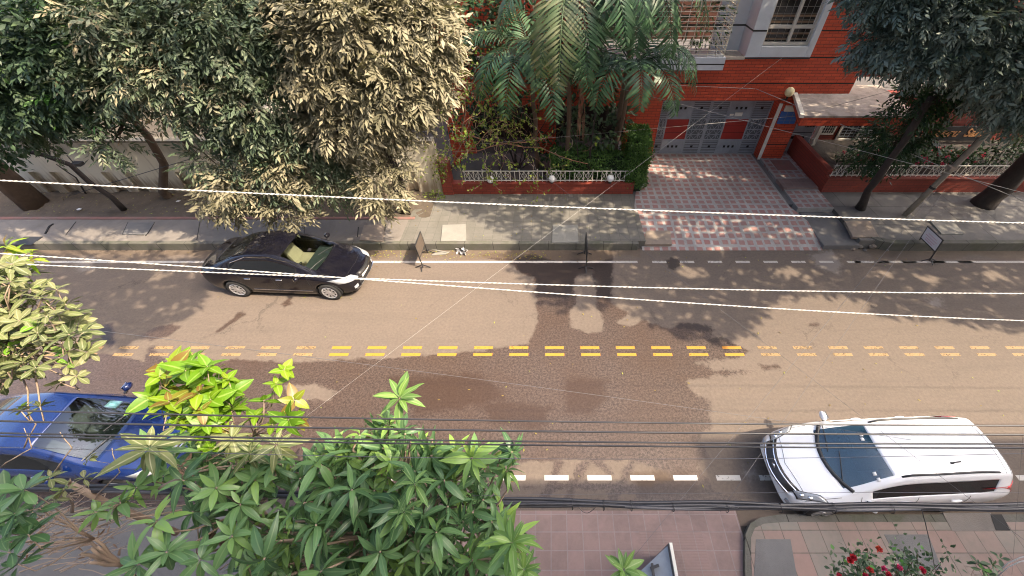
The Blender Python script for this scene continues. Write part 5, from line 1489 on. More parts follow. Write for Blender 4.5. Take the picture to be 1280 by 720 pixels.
# right: big blue-green tree whose thick trunk leans right, and the dark one before it
b = G(1228, 256, ZP)
d = Vector((.10, -.02, 1)).normalized()
rt = tree('thick_trunk_tree', 'big blue-green tree on the thick dark trunk at the right edge', b,
     [(b - d * .1, .42), (b + d * .12, .37), (b + d * .4, .32), (b + d * .8 + Vector((.05, 0, 0)), .33), (b + d * 1.3, .29), (b + d * 2.1 + Vector((-.04, 0, 0)), .30), (b + d * 3.0, .27), (b + d * 5.2, .2)], BARK_D, 'street trees on the right pavement',
     [(1132,30,11.4,48,40,.7), (1185,25,11.2,60,42,.8), (1250,35,11.2,50,48,.8), (1172,60,11.0,44,26,.6), (1246,78,10.9,42,28,.7), (1120,54,11.2,28,24,.5), (1274,125,10.7,24,30,.5), (1290,80,10.9,40,60,.8), (1150,-15,11.4,80,30,.8)],
     BLUEG, .165, .33, (.05, .95), 3.6, sprayL=.36, limb=.07)
b = G(1075, 261, ZP)
tree('dark_leaning_tree', 'dark slim tree leaning right in front of the right planter', b, [(b, .18), (W(1080,251,11.85), .135), (W(1085,238,11.8), .115), (W(1098,222,11.65), .125), (W(1110,203,11.6), .10), (W(1128,180,11.62), .105), (W(1140,160,11.6), .11), (W(1165,120,11.8), .08)], BARK_D, 'street trees on the right pavement',
     [(1150,128,12.3,26,18,.6), (1198,106,12.4,36,20,.6), (1125,165,12.6,34,22,.5), (1105,190,12.8,30,20,.4), (1180,108,12.6,40,18,.5), (1148,172,12.6,16,14,.4)], DEEP, .17, .32, (.0, .75), 2.4, limb=.035)
# planting behind the right railing
def shrub(name, label, blobs, mat, leafL, wr, cv, dens=1.5, stem=None, prof=OVATE, cat='shrub', group=None, flowers=None, base=None, bark=BARK_D):
    c0 = W(*blobs[0][:3]); bs = base or Vector((c0.x, c0.y, ZP + .2))
    root = thing(name, label, cat, bs, 0, group)
    lv = Leaves(); sm = MB(); fl = Leaves()
    for (px, py, Y, rx, rz, ry) in blobs:
        c = W(px, py, Y); t = Y / ray(px, py)[1]
        q = wiggle(bs + Vector((random.uniform(-.1, .1), 0, 0)), c, 5, .1); sm.tube(q, taper(len(q), .022, .008), 5)
        n = int(rx * rz * PI / (leafL / t) ** 2 * 3.4 * dens) + 10
        P, D = blob_points(c, (rx * t, ry, rz * t), n, .3)
        l = leafL * rng.uniform(.7, 1.25, n)
        lv.add(P, D + rng.normal(0, .6, (n, 3)), np.array([0, -.3, 1.0]) + rng.normal(0, .5, (n, 3)), l, l * wr, rng.uniform(cv[0], cv[1], n), .3, prof, 4, .1)
        if flowers:
            P, D = blob_points(c, (rx * t, ry, rz * t), flowers, .9)
            for p in P: fl.add(np.tile(p, (9, 1)) + rng.normal(0, .02, (9, 3)), rng.normal(0, 1, (9, 3)), rng.normal(0, 1, (9, 3)), .075, .06, rng.random(9), .3, OVATE, 3)
    sm.build('stem', bark, root, True); lv.build('foliage', mat, root)
    if flowers: fl.build('flower', PETAL, root)
    return root
shrub('flowering_bush', 'dark bush with red blooms below the lettered board', [(1185,194,13.9,30,10,.4), (1150,195,13.9,24,10,.4), (1215,192,13.9,20,10,.3)], DEEP, .13, .45, (.1, .9), 1.3, flowers=7)
shrub('dark_bush', 'low dark green bush behind the railing under the barred window', [(1125,196,13.8,28,12,.45), (1105,203,13.7,18,7,.3), (1140,182,14.6,30,14,.5), (1190,200,13.7,40,8,.4), (1165,190,14.8,24,7,.4), (1085,190,14.8,26,9,.5), (1060,196,14.6,16,8,.5), (1075,204,13.6,20,6,.3), (1110,180,15.6,26,8,.4)], DEEP, .12, .5, (.0, .7), 1.3, flowers=2)
shrub('leafy_bush', 'mid-green bush behind the railing at the right edge', [(1258,185,13.9,22,18,.5), (1275,200,13.8,20,12,.4), (1290,170,14.2,30,30,.6), (1232,200,13.8,22,8,.4), (1265,150,14.6,26,24,.5)], GREEN, .14, .4, (.0, .7), 1.2)
shrub('flowering_bush', 'red bougainvillea sprig against the wall above the pole', [(1250,133,13.2,12,9,.25)], DEEP, .1, .5, (.2, .9), 1.0, flowers=26)
shrub('flowering_bush', 'pink blossom sprig by the window below the big blue-green crown', [(1172,86,13.4,9,6,.2)], DEEP, .1, .5, (.2, .9), .8, flowers=12)

# ================================================================== FRONT GARDEN: palms, climbers, hedge, bare vine
def frond(par, c, az, el, L, droop, mat, nlf=27, llen=.5, cvr=(.1, .8), hang=.55):
    p = Vector(c); d = Vector((math.cos(az) * math.cos(el), math.sin(az) * math.cos(el), math.sin(el)))
    pts = [p.copy()]; ns = 14
    for i in range(ns):
        d = (d + Vector((0, 0, -droop / ns * (.5 + 1.2 * i / ns)))).normalized(); p = p + d * (L / ns); pts.append(p.copy())
    mb = MB(); mb.tube(pts, taper(len(pts), .022, .005), 5)
    o = mb.build('frond', mat, par, True)
    lv = Leaves(); B, D, NR, LL, CV = [], [], [], [], []
    for i in range(nlf):
        q = .14 + .86 * i / (nlf - 1); k = min(ns - 1, int(q * ns)); f_ = q * ns - k
        b_ = pts[k].lerp(pts[k + 1], f_); tn = (pts[k + 1] - pts[k]).normalized()
        sd = tn.cross(Vector((0, 0, 1)))
        sd = sd.normalized() if sd.length > .05 else Vector((1, 0, 0))
        upv = sd.cross(tn).normalized()
        for sg in (1, -1):
            dd = (sd * sg * .80 + tn * (.45 + .5 * q) + upv * (.25 - .1 * random.random())).normalized()
            B.append(b_); D.append(dd); NR.append(upv + sd * sg * -.4); LL.append(llen * (math.sin(PI * (.18 + .76 * q)) ** .7) * random.uniform(.88, 1.1)); CV.append(random.uniform(*cvr))
    LL = np.array(LL); lv.add(np.array(B), np.array(D), np.array(NR), LL, .062 + LL * 0, np.array(CV), hang, LANCE, 5, .0)
    lv.build('leaflets', mat, o, True)
    return o
def palm(label, c, fronds, trunk_base, mat=PALM, tr=.09):
    root = thing('palm', label, 'palm', trunk_base, 0, 'palms in the front garden')
    tb = Vector(trunk_base); c = Vector(c)
    q = wiggle(tb, c, 6, .04); MB().tube(q, taper(len(q), tr, tr * .7), 9).build('trunk', BARK, root, True)
    for (az, el, L, dr, m_) in fronds: frond(root, c, R(az), R(el - 6), L * 1.22, dr * 1.12, m_ or mat, llen=.70, cvr=(.05, .85))
    return root
P_ = PALM_P
c1 = W(664,70,13.6)
palm('palm with arching dark fronds nearest the bare vine', c1, [(200,55,2.2,1.6,None), (170,60,2.0,1.9,None), (255,40,2.6,1.9,None), (285,35,2.7,1.7,None), (315,45,2.5,1.9,None), (230,45,2.3,2.0,None), (340,60,2.0,1.7,None), (120,65,2.0,1.3,None), (60,65,2.0,1.2,None), (275,60,2.4,2.2,None)], Vector((c1.x + .1, 14.2, .5)))
c2 = W(790,84,13.4)
palm('palm with pale arching fronds before the balcony and gate', c2, [(200,50,2.0,1.8,None), (235,45,2.2,2.0,None), (270,50,2.1,2.2,None), (300,42,2.2,2.0,None), (335,45,2.0,1.8,None), (5,50,1.9,1.6,None), (40,60,1.9,1.3,None), (150,60,1.8,1.4,None), (90,70,1.9,1.0,None), (320,62,2.2,2.2,None), (180,35,1.6,1.2,None)], Vector((c2.x - .15, 14.1, .5)))
c3 = W(712,-22,12.4)
palm('tall palm whose bleached frond hangs at the centre top of the garden', c3, [(262,20,2.5,2.5,P_), (245,15,2.2,2.4,P_), (285,10,2.3,2.3,None), (215,35,2.2,1.9,None), (320,40,2.4,1.8,None), (350,50,2.2,1.6,None), (185,50,2.2,1.5,None), (300,45,2.6,2.2,None), (30,60,2,1.2,None), (130,60,2,1.2,None)], Vector((c3.x + .1, 13.9, .5)))
c4 = W(800,-30,13.0)
palm('palm at the top edge in front of the white balcony bars', c4, [(225,20,2.0,2.2,None), (265,15,1.9,2.3,None), (300,15,2.0,2.2,None), (335,30,2.1,1.9,None), (10,40,2,1.6,None), (190,40,2,1.6,None), (90,60,2,1,None)], Vector((c4.x, 14.4, .5)))
# dry hanging spathe
m_ = MB(); a = W(727,88,12.9)
for k in range(9):
    e = W(726 + random.uniform(-5, 5), 172 + random.uniform(-8, 14), 12.75); q = wiggle(a + Vector((random.uniform(-.06, .06), 0, 0)), e, 7, .05); m_.tube(q, taper(len(q), .014, .006), 4)
tag(m_.build('dry_palm_stalk', TWIG_R, None, True), 'dry brown palm stalk dangling in front of the dark garden', 'palm stalk')
shrub('climbing_plant', 'broad-leaved bright climber on the palm trunk at the top centre', [(745,25,13.2,12,22,.3), (742,66,13.2,10,14,.25), (690,55,13.6,8,12,.25)], GREEN, .36, .62, (.6, 1.0), .55, prof=OVATE, cat='climber')
shrub('garden_shrub', 'leafy green shrub below the palms between railing and gate', [(745,165,13.9,28,22,.5), (715,155,14.0,20,18,.4), (775,150,14.2,14,22,.3)], GREEN, .2, .6, (.1, .75), 1.1)
shrub('garden_shrub', 'dark understorey shrub behind the bare vine', [(640,120,14.4,50,36,.6), (600,70,14.6,50,40,.6), (690,185,14.4,40,22,.5), (735,110,14.8,50,40,.5), (585,150,14.2,36,30,.5), (578,18,14.5,26,40,.4), (590,60,14.3,20,24,.4), (650,20,15.1,60,30,.4), (600,-5,15.2,50,34,.4), (730,40,15.1,50,36,.4), (690,90,14.9,40,30,.4)], DEEP, .2, .45, (.0, .7), .9)
shrub('garden_shrub', 'light feathery green shrub at the top behind the palms', [(612,55,14.0,22,22,.4), (600,105,13.8,22,20,.4)], GREEN, .16, .3, (.4, 1.0), .6)
# clipped hedge
def hedge_box(lv, x0, x1, y0, y1, z0, z1, n, lump=.07):
    for (ax, lo, hi) in ((1, y0, -1), (2, z1, 1), (0, x1, 1), (0, x0, -1)):
        m = n if ax != 0 else n // 2
        P = np.stack([rng.uniform(x0, x1, m), rng.uniform(y0, y1, m), rng.uniform(z0, z1, m)], 1); P[:, ax] = lo
        dirn = np.zeros(3); dirn[ax] = hi
        P += dirn * (lump * np.sin(P[:, 0] * 6 + P[:, 2] * 5) * np.cos(P[:, 1] * 5) + rng.normal(0, .04, m))[:, None]
        l = rng.uniform(.05, .1, m)
        lv.add(P, dirn + rng.normal(0, .7, (m, 3)) + np.array([0, 0, .2]), dirn + rng.normal(0, .5, (m, 3)), l, l * .6, rng.uniform(.1, .95, m), .2, OVATE, 3)
hx0, hx1 = W(692,205,YW + .3).x, W(808,205,YW + .3).x
hd = thing('hedge', 'dense clipped green hedge behind the left railing, turning the driveway corner', 'hedge', ((hx0 + hx1) / 2, YW + .7, ZP + .2))
lv = Leaves(); hz = W(740,196,YW + .3).z; hz2 = W(800,170,YW + .5).z
hedge_box(lv, hx0, hx1, YW + .26, YW + 1.1, .5, hz, 3600); hedge_box(lv, hx1 - .75, hx1 + .02, YW + .05, YW + 1.3, .5, hz2, 2400)
lv.build('foliage', HEDGE, hd)
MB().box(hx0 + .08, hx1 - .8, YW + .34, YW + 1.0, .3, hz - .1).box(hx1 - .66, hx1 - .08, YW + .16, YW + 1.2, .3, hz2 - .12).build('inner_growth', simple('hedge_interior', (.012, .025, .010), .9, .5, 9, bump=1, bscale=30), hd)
# bare twiggy vine over post and railing
vn = thing('bare_vine', 'tangle of bare reddish twigs with few yellow-green leaves over the brick post', 'vine', W(585,225,YW - .05))
tw, tw2, lf = MB(), MB(), Leaves()
LB = []
for k in range(150):
    px, py = random.gauss(622, 40), random.gauss(165, 40)
    if k % 5 == 0: px, py = random.gauss(575, 18), random.gauss(130, 40)
    if not (545 < px < 745 and 75 < py < 228): continue
    p = W(px, py, random.uniform(12.3, 13.0)); d = Vector((random.gauss(.1, 1), random.gauss(-.1, .5), random.gauss(-.1, .8))).normalized(); pts = [p.copy()]
    for i in range(random.randint(7, 15)):
        d = (d + Vector((random.gauss(0, .38), random.gauss(0, .25), random.gauss(-.05, .38)))).normalized(); p = p + d * random.uniform(.07, .14); pts.append(p.copy())
        if random.random() < .5: LB.append(p.copy()); LB.append(p + Vector((random.gauss(0, .05), -.03, random.gauss(0, .05))))
    (tw if k % 2 else tw2).tube(pts, taper(len(pts), random.uniform(.005, .009), .003), 4, cap=False)
for (a, b_) in (((566,205),(600,120)), ((570,200),(640,140)), ((566,190),(690,170)), ((575,180),(585,90)), ((590,170),(735,205))):
    q = wiggle(W(*a, 12.85), W(*b_, 12.6), 7, .1); tw.tube(q, taper(len(q), .022, .010), 5)
for k in range(26):                                   # hanging leafy runner on the cream wall
    x = random.uniform(530, 562); p = W(x, random.uniform(175, 200), 12.85); pts = [p.copy()]
    for i in range(9):
        p = p + Vector((random.gauss(-.02, .06), random.gauss(-.01, .02), -.10)); pts.append(p.copy())
        if random.random() < .7: LB.append(p.copy())
    tw2.tube(pts, .005, 4, cap=False)
for k in range(60): LB.append(W(random.gauss(640, 40), random.gauss(75, 18), random.uniform(12.4, 13)))
for k in range(40): LB.append(W(random.gauss(590, 25), random.gauss(105, 25), random.uniform(12.4, 13)))
tw.build('twig', TWIG_R, vn); tw2.build('pale_twig', TWIG, vn)
LB = np.array(LB); n = len(LB); l = rng.uniform(.06, .13, n)
lf.add(LB, rng.normal(0, 1, (n, 3)), rng.normal(0, 1, (n, 3)) + np.array([0, -.5, 1]), l, l * .62, rng.random(n), .2, OVATE, 4, .1)
lf.build('leaf', VINE, vn)
shrub('weed', 'yellow-green weed growing at the foot of the cream wall', [(545,245,12.7,14,7,.2)], VINE, .09, .5, (.2, .9), .8, cat='weed')
shrub('weed', 'small dark weed by the slot at the right end of the cream wall', [(250,226,12.75,7,9,.15)], GREEN, .16, .5, (.1, .6), .8, cat='weed')

# ================================================================== OVERHEAD CANOPY (above eye level, unseen): added, its leaves laid out to cast chosen shade
SV = np.array(SUN)
def poly_pts(poly, n, z):
    P = gp(poly, z); xs_ = [p[0] for p in P]; ys_ = [p[1] for p in P]
    q = np.stack([rng.uniform(min(xs_), max(xs_), n), rng.uniform(min(ys_), max(ys_), n)], 1)
    return q[inpoly(q[:, 0], q[:, 1], P)]
SH = [  # (polygon, ground level, leaves per m2, openings)
 ([(-40,316),(70,322),(256,322),(262,350),(256,380),(232,402),(188,410),(152,438),(122,436),(80,410),(-40,390)], 0, 150),
 ([(640,298),(650,345),(668,372),(690,386),(745,386),(775,378),(800,398),(850,426),(905,432),(942,416),(952,395),(968,378),(1010,366),(1075,376),(1100,394),(1150,398),(1200,404),(1400,430),(1400,298)], 0, 150),
 ([(566,262),(640,300),(640,332),(1400,332),(1400,180),(560,180)], .3, 90),
 ([(-100,318),(-100,215),(440,215),(420,262),(355,268),(360,282),(300,300),(250,318)], .3, 9)]
GAP = [(32,270,18,7), (820,206,22,12), (760,312,20,6), (905,312,22,6), (865,340,22,10), (845,222,16,6), (790,262,16,7), (715,268,20,6), (60,300,22,6), (150,296,16,6), (990,340,26,12), (840,258,18,7), (930,330,18,6), (1110,342,20,6), (1245,345,20,8), (1160,350,16,6), (200,345,20,8), (215,385,16,6), (690,352,12,6), (520,295,30,14)]
CP = []
for poly, z, dens in SH:
    q = poly_pts(poly, 60000, z)
    P = gp(poly, z); ar = abs(sum(P[i][0] * P[(i + 1) % len(P)][1] - P[(i + 1) % len(P)][0] * P[i][1] for i in range(len(P)))) / 2
    nn = min(len(q), int(ar * dens)); q = q[:nn]
    edge = sdf(q[:, 0], q[:, 1], P)
    keep = rng.random(len(q)) < np.clip(.35 + edge / .45, 0, 1)
    lump = np.sin(q[:, 0] * 2.3 + 1.3 * np.sin(q[:, 1] * 2.1)) * np.sin(q[:, 1] * 2.9 + q[:, 0] * .7)
    keep &= (lump < .9) | (rng.random(len(q)) < .4)
    for gx, gy, rx, ry in GAP:
        c = G(gx, gy, z); e = G(gx + rx, gy, z).x - c.x; f_ = abs(G(gx, gy - ry, z).y - c.y)
        keep &= ((q[:, 0] - c.x) / e) ** 2 + ((q[:, 1] - c.y) / f_) ** 2 > rng.uniform(.5, 1.2, len(q))
    q = q[keep]
    CP.append(np.column_stack([q, np.full(len(q), z)]))
# facade: mostly shaded, with slanting streaks left open
q = np.stack([rng.uniform(-4, 14, 5200), np.full(5200, YF), rng.uniform(.2, 6.6, 5200)], 1)
st_ = (q[:, 2] - .16 * (q[:, 0] - 5)) ; op = ((st_ % 1.15) < .34) & (q[:, 0] > 4) & (q[:, 0] < 11.5) & (q[:, 2] > 2.6) & (q[:, 2] < 4.6)
q = q[~op | (rng.random(len(q)) < .12)]
CP.append(q)
# crowns of the greener trees are themselves in shade
q = np.stack([rng.uniform(-21, -7.3, 4200), rng.uniform(10.0, 10.8, 4200), rng.uniform(2.5, 6.8, 4200)], 1); CP.append(q[rng.random(len(q)) < .16])
q = np.stack([rng.uniform(7.5, 17, 3000), rng.uniform(10.6, 11.4, 3000), rng.uniform(2.5, 6.8, 3000)], 1); CP.append(q[rng.random(len(q)) < .55])
CP = np.concatenate(CP)
hz_ = rng.uniform(9.3, 11.2, len(CP))
CP = CP + SV[None, :] * ((hz_ - CP[:, 2]) / SV[2])[:, None]
for nm, lab, mask, base in (('shade_canopy', 'added unseen tree at the left, its high leaves laid out to shade the far lane', CP[:, 0] < -2.5, Vector((-19, 12.2, ZP))), ('shade_canopy', 'added unseen tree at the right, its high leaves laid out to shade the driveway', CP[:, 0] >= -2.5, Vector((21, 12.0, ZP)))):
    Q = CP[mask]; n = len(Q)
    root = thing(nm, lab, 'tree', base, 0, 'added shade trees beyond the frame')
    lv = Leaves(); l = rng.uniform(.22, .36, n)
    lv.add(Q, rng.normal(0, 1, (n, 3)) * np.array([1, 1, .35]), np.array([0, 0, 1.0]) + rng.normal(0, .35, (n, 3)), l, l * .55, rng.random(n), .2, OVATE, 3)
    tk = MB(); tp = Vector((base.x, base.y - .6, 9.4)); tk.tube([base, base + Vector((0, -.1, 3)), tp], [.4, .3, .24], 12); tk.build('trunk', BARK, root, True)
    br = MB()
    for i in rng.choice(n, 34, replace=False):
        e = Vector(Q[i]); 
        if e.z < 9.35: e.z = 9.4
        w_ = wiggle(tp, e, 6, .05); 
        br.tube([Vector((p.x, p.y, max(p.z, 9.15))) for p in w_], taper(7, .10, .02), 6)
    br.build('bough', BARK, root, True); lv.build('crown', SHADE, root)
# ================================================================== FOREGROUND FOLIAGE (near side, just below eye level)
def clump(name, label, cat, pts, mat, L, base, prof=LANCE, wr=.27, nl=(10, 14), cv=(.2, .8), droop=(.15, .5), spread=(-25, 60), tilt=.45, stems=True, stemmat=TWIG, fold=.16, hub=None, r0=.022, nsec=6, group=None):
    """pts: (px, py, t, scale, axis_tilt?) whorls; grows from a stem at base"""
    root = thing(name, label, cat, base, 0, group)
    C = [T(p[0], p[1], p[2]) for p in pts]; A = []
    for c in C:
        A.append(Vector((random.gauss(0, tilt), random.gauss(0, tilt) + .12, 1)).normalized())
    lv = Leaves()
    rosettes(lv, C, A, np.array([L * p[3] for p in pts]), nl, wr, cv, droop, prof, True, nsec, spread, fold)
    lv.build('foliage', mat, root)
    if stems:
        sm = MB(); hub = hub or (sum(C, Vector((0, 0, 0))) / len(C) - Vector((0, .1, 1.2)))
        sm.tube(wiggle(base, hub, 6, .05), taper(7, r0 * 2.4, r0 * 1.5), 8)
        hubs = [hub + (C[i] - hub) * .45 + Vector((0, 0, -.12)) for i in rng.choice(len(C), min(7, len(C)), replace=False)]
        for h in hubs: sm.tube(wiggle(hub, h, 4, .08), taper(5, r0 * 1.3, r0 * .8), 6)
        for c, a in zip(C, A):
            h = min(hubs, key=lambda q: (q - c).length); q = wiggle(h, c - a * .15, 4, .08) + [c]; sm.tube(q, taper(len(q), r0 * .55, r0 * .25), 5)
        sm.build('branch', stemmat, root, True)
    return root
def scatter(poly, n, md, t0, t1, sc=(.65, 1.22), zslope=0.0):
    out = []; xs_ = [p[0] for p in poly]; ys_ = [p[1] for p in poly]; tries = 0
    while len(out) < n and tries < 20000:
        tries += 1; x, y = random.uniform(min(xs_), max(xs_)), random.uniform(min(ys_), max(ys_))
        if not inpoly(np.array([x]), np.array([y]), poly)[0]: continue
        if any((x - o[0]) ** 2 + (y - o[1]) ** 2 < md * md for o in out): continue
        out.append((x, y, random.uniform(t0, t1) + zslope * (y - 560), random.uniform(*sc)))
    return out
# ---- mango tree, centre bottom
MP = [(395,560),(430,548),(455,528),(480,520),(505,530),(530,548),(560,548),(590,560),(612,578),(622,610),(632,650),(650,690),(655,760),(270,760),(285,705),(318,660),(345,625),(372,600)]
top = scatter(MP, 92, 19, .0064, .0073)
big = [(637,676,.0060,1.15), (500,632,.0062,1.1), (475,690,.0060,1.15), (555,600,.0066,1.0), (440,612,.0064,1.1), (545,665,.0061,1.05), (395,655,.0062,1.15), (590,640,.0064,1.0), (330,700,.0061,1.15), (435,572,.0070,.9), (520,590,.0067,.95), (590,700,.0060,1.1), (400,715,.0060,1.1), (480,560,.0070,.95), (640,565,.0074,.82), (633,588,.0074,.8), (597,585,.0072,.82), (478,535,.0074,.85), (545,568,.0071,.9), (505,545,.0073,.85)]
under = scatter(MP, 95, 18, .0076, .0094, (.9, 1.2))
mb_ = Vector((T(480,680,.0075).x, -.15, .14))
mango = clump('mango_tree', 'dense mango tree with whorls of long green leaves at the bottom centre', 'tree', top + big + under, MANGO, .218, mb_, LANCE, .27, (8, 17), (.1, .9), (.1, .95), (-62, 65), .70, fold=.14, r0=.03)
ytop = clump('mango_shoot', 'single sunlit yellow-green mango shoot rising above the crown', 'shoot', [(499,497,.0068,1.0)], MANGO_Y, .25, T(490,540,.0078), LANCE, .27, (13, 13), (.3, .9), (.1, .35), (-25, 50), .2, hub=T(494,520,.0074), r0=.006)
clump('mango_shoot', 'bright mango shoot in the middle of the dark crown', 'shoot', [(518,604,.0058,1.0), (505,640,.0060,.8)], MANGO_Y, .19, T(510,640,.0066), LANCE, .24, (12, 13), (.0, .55), (.1, .4), (-25, 50), .25, hub=T(512,625,.0063), r0=.006)
clump('mango_shoot', 'light green shoot at the bottom edge below the pink ramp', 'shoot', [(780,712,.0058,1.0)], MANGO_Y, .17, T(782,740,.0064), LANCE, .27, (13, 14), (.0, .6), (.1, .4), (-25, 50), .2, hub=T(781,725,.0061), r0=.006)
clump('mango_shoot', 'light green shoot at the right end of the mango crown', 'shoot', [(640,678,.0055,1.0), (655,712,.0056,.75)], MANGO_Y, .205, T(640,700,.0062), LANCE, .24, (13, 14), (.0, .45), (.1, .4), (-25, 50), .25, hub=T(640,690,.0058), r0=.006)
# ---- left foreground shrubs
SP = [(190,560),(225,545),(280,545),(330,560),(372,572),(368,600),(330,625),(285,640),(240,620),(205,600)]
pts = [(200,566,.0066,1.0), (228,600,.0064,1.0), (270,610,.0066,1.0), (195,652,.0062,1.0), (208,690,.0061,1.0), (172,706,.0060,1.0), (240,640,.0070,.9), (300,630,.0066,1.0), (318,600,.0068,.95), (255,575,.0072,.9), (150,628,.0068,.85), (170,610,.0070,.85), (340,580,.0070,.9), (250,700,.0062,.95), (290,670,.0064,1.0), (120,640,.0074,.8), (310,650,.0070,1.0), (262,648,.0075,1.0)] + scatter(SP, 20, 14, .0072, .0082)
clump('young_mango_tree', 'young mango tree with loose leaf whorls in front of the blue saloon', 'tree', pts, MANGO, .225, Vector((T(250,680,.007).x, .05, .14)), LANCE, .27, (10, 14), (.2, .9), (.15, .7), (-42, 55), .45, fold=.12, r0=.02)
clump('pale_mango_shoot', 'pale olive leaf whorls over the bonnet of the blue saloon', 'shoot', [(186,560,.0060,1.05), (345,556,.0064,.9), (312,566,.0066,.8), (290,548,.0068,.8)], OLIVE, .225, T(200,610,.0072), LANCE, .28, (10, 12), (.0, .5), (.15, .5), (-30, 45), .3, hub=T(240,590,.0069), r0=.008)
pts = [(30,612,.0064,1.0), (18,642,.0063,1.0), (35,668,.0063,1.0), (10,690,.0062,1.0), (40,640,.0066,.9), (8,615,.0068,.9), (22,705,.0062,1.0), (-15,660,.0064,1.1), (5,664,.0068,1.0)]
clump('rubbery_shrub', 'dark glossy shrub at the bottom left corner', 'shrub', pts, MANGO, .18, Vector((T(10,690,.007).x, -.2, .14)), OBOV, .38, (9, 12), (.1, .7), (.05, .3), (-10, 50), .35, fold=.08, r0=.015)
# broad lime leaves in the sun
LP = [(182,480),(210,455),(245,448),(280,458),(300,485),(298,530),(270,548),(235,540),(200,515)]
pts = scatter(LP, 44, 10, .0064, .0073) + [(355,462,.0068,.7), (345,480,.0069,.8), (368,500,.0069,.9), (360,525,.0068,1.0), (330,500,.0070,.9), (340,530,.0070,1.0), (320,520,.0070,.9), (375,528,.0070,.8), (262,560,.0069,.6)]
clump('lime_shrub', 'bright lime-green broad-leaved shrub catching the sun above the blue saloon', 'shrub', pts, LIME, .155, Vector((T(260,560,.0075).x, .35, .14)), OVATE, .55, (5, 8), (.1, .95), (.0, .35), (-15, 45), .45, fold=.1, r0=.014, hub=T(262,545,.0082))
# dusty olive plant at the left edge
OP = [(-60,330),(0,322),(35,332),(62,352),(85,378),(100,405),(108,432),(92,446),(60,440),(55,462),(30,470),(-60,500)]
pts = scatter(OP, 86, 11, .0070, .0082, (.85, 1.2)) + [(108,440,.0073,1.0), (75,478,.0074,.9), (95,470,.0074,.8), (50,508,.0073,.9), (25,512,.0075,.8), (85,455,.0074,.8)]
clump('olive_shrub', 'dusty olive leafy shrub reaching in from the left edge', 'shrub', pts, OLIVE, .138, Vector((-10.2, .1, .14)), OBOV, .42, (8, 11), (.2, .95), (.0, .3), (-12, 45), .4, fold=.08, r0=.018, hub=T(-40,430,.0088))
clump('yellow_sprig', 'yellow curled sprig above the dusty olive shrub at the left edge', 'sprig', [(8,308,.0078,1.0), (20,318,.0078,.8), (40,324,.0079,.8)], LIME, .17, T(-10,340,.0084), LANCE, .28, (6, 8), (.5, .9), (.4, .9), (-20, 50), .3, hub=T(0,330,.0082), r0=.006)
# dry sticks, cut stumps and brown litter at the lower left
dr = MB()
for k in range(60):
    a = T(random.uniform(20, 130), random.uniform(630, 720), random.uniform(.0095, .0115)); an = R(random.gauss(35, 25)); l = random.uniform(.3, .9)
    e = a + Vector((math.cos(an) * l, math.sin(an) * l * .6, random.gauss(0, .12))); dr.tube(wiggle(a, e, 4, .12), taper(5, .009, .003), 4)
ds = thing('dry_brush', 'heap of dry brown twigs and curled leaves at the lower left', 'brush', T(75,700,.0135))
dr.build('twig', TWIG, ds)
lv = Leaves(); n = 70
B = np.array([T(random.uniform(30, 150), random.gauss(665, 18), random.uniform(.0096, .011)) for _ in range(n)]); l = rng.uniform(.05, .13, n)
lv.add(B, rng.normal(0, 1, (n, 3)) + np.array([.8, .4, 0]), rng.normal(0, 1, (n, 3)), l, l * .25, rng.random(n), .8, LANCE, 4, .2); lv.build('curled_leaf', DRYP, ds)
for i, (x, y, t, h, lab) in enumerate(((88,605,.0082,.45, 'cut pale branch stub with sawn top beside the lime sprigs'), (262,668,.0075,.35, 'broken brown branch stump among the mango leaves'))):
    e = T(x, y, t); m_ = MB(); m_.tube([e + Vector((.05, -.1, -1.6)), e + Vector((.03, -.05, -h)), e], [.04, .035, .03], 8)
    for k in range(5): m_.tube([e, e + Vector((random.gauss(0, .03), random.gauss(0, .03), .08))], [.012, .004], 4)
    tag(m_.build('branch_stub', TWIG if i == 0 else BARK, None, True), lab, 'branch stub')
for i, (a, b_, c_) in enumerate((((30,560),(45,530),(30,510)), ((60,600),(90,560),(75,540)), ((110,640),(150,590),(140,560)), ((0,585),(40,560),(30,535)), ((246,720),(247,660),(250,620)), ((275,712),(300,690),(296,665)))):
    q = wiggle(T(*a, .0088), T(*b_, .0080), 4, .06)[:-1] + wiggle(T(*b_, .0080), T(*c_, .0078), 4, .06); m_ = MB(); m_.tube(q, taper(len(q), .008, .003), 5)
    tag(m_.build('bare_sapling', TWIG, None, True), ['pale bare stem curving up in front of the blue saloon roof', 'pale bare stem beside the cut branch stub at the lower left', 'bare stem bending across the side of the blue saloon', 'bare stem reaching in low from the left edge', 'tall pale stem standing in the bare ground at the bottom left', 'short bare stem beside the broken stump under the mango'][i], 'sapling', 'bare saplings at the lower left')
clump('leafy_sprig', 'sparse yellowish sprigs in front of the blue saloon door', 'sprig', [(62,598,.0074,1.0), (80,612,.0074,.9), (105,598,.0074,.9), (68,625,.0075,.8), (110,575,.0074,.7)], OLIVE, .12, T(90,640,.0085), OBOV, .4, (6, 9), (.4, 1.0), (.1, .5), (-20, 50), .4, hub=T(85,620,.0079), r0=.006)
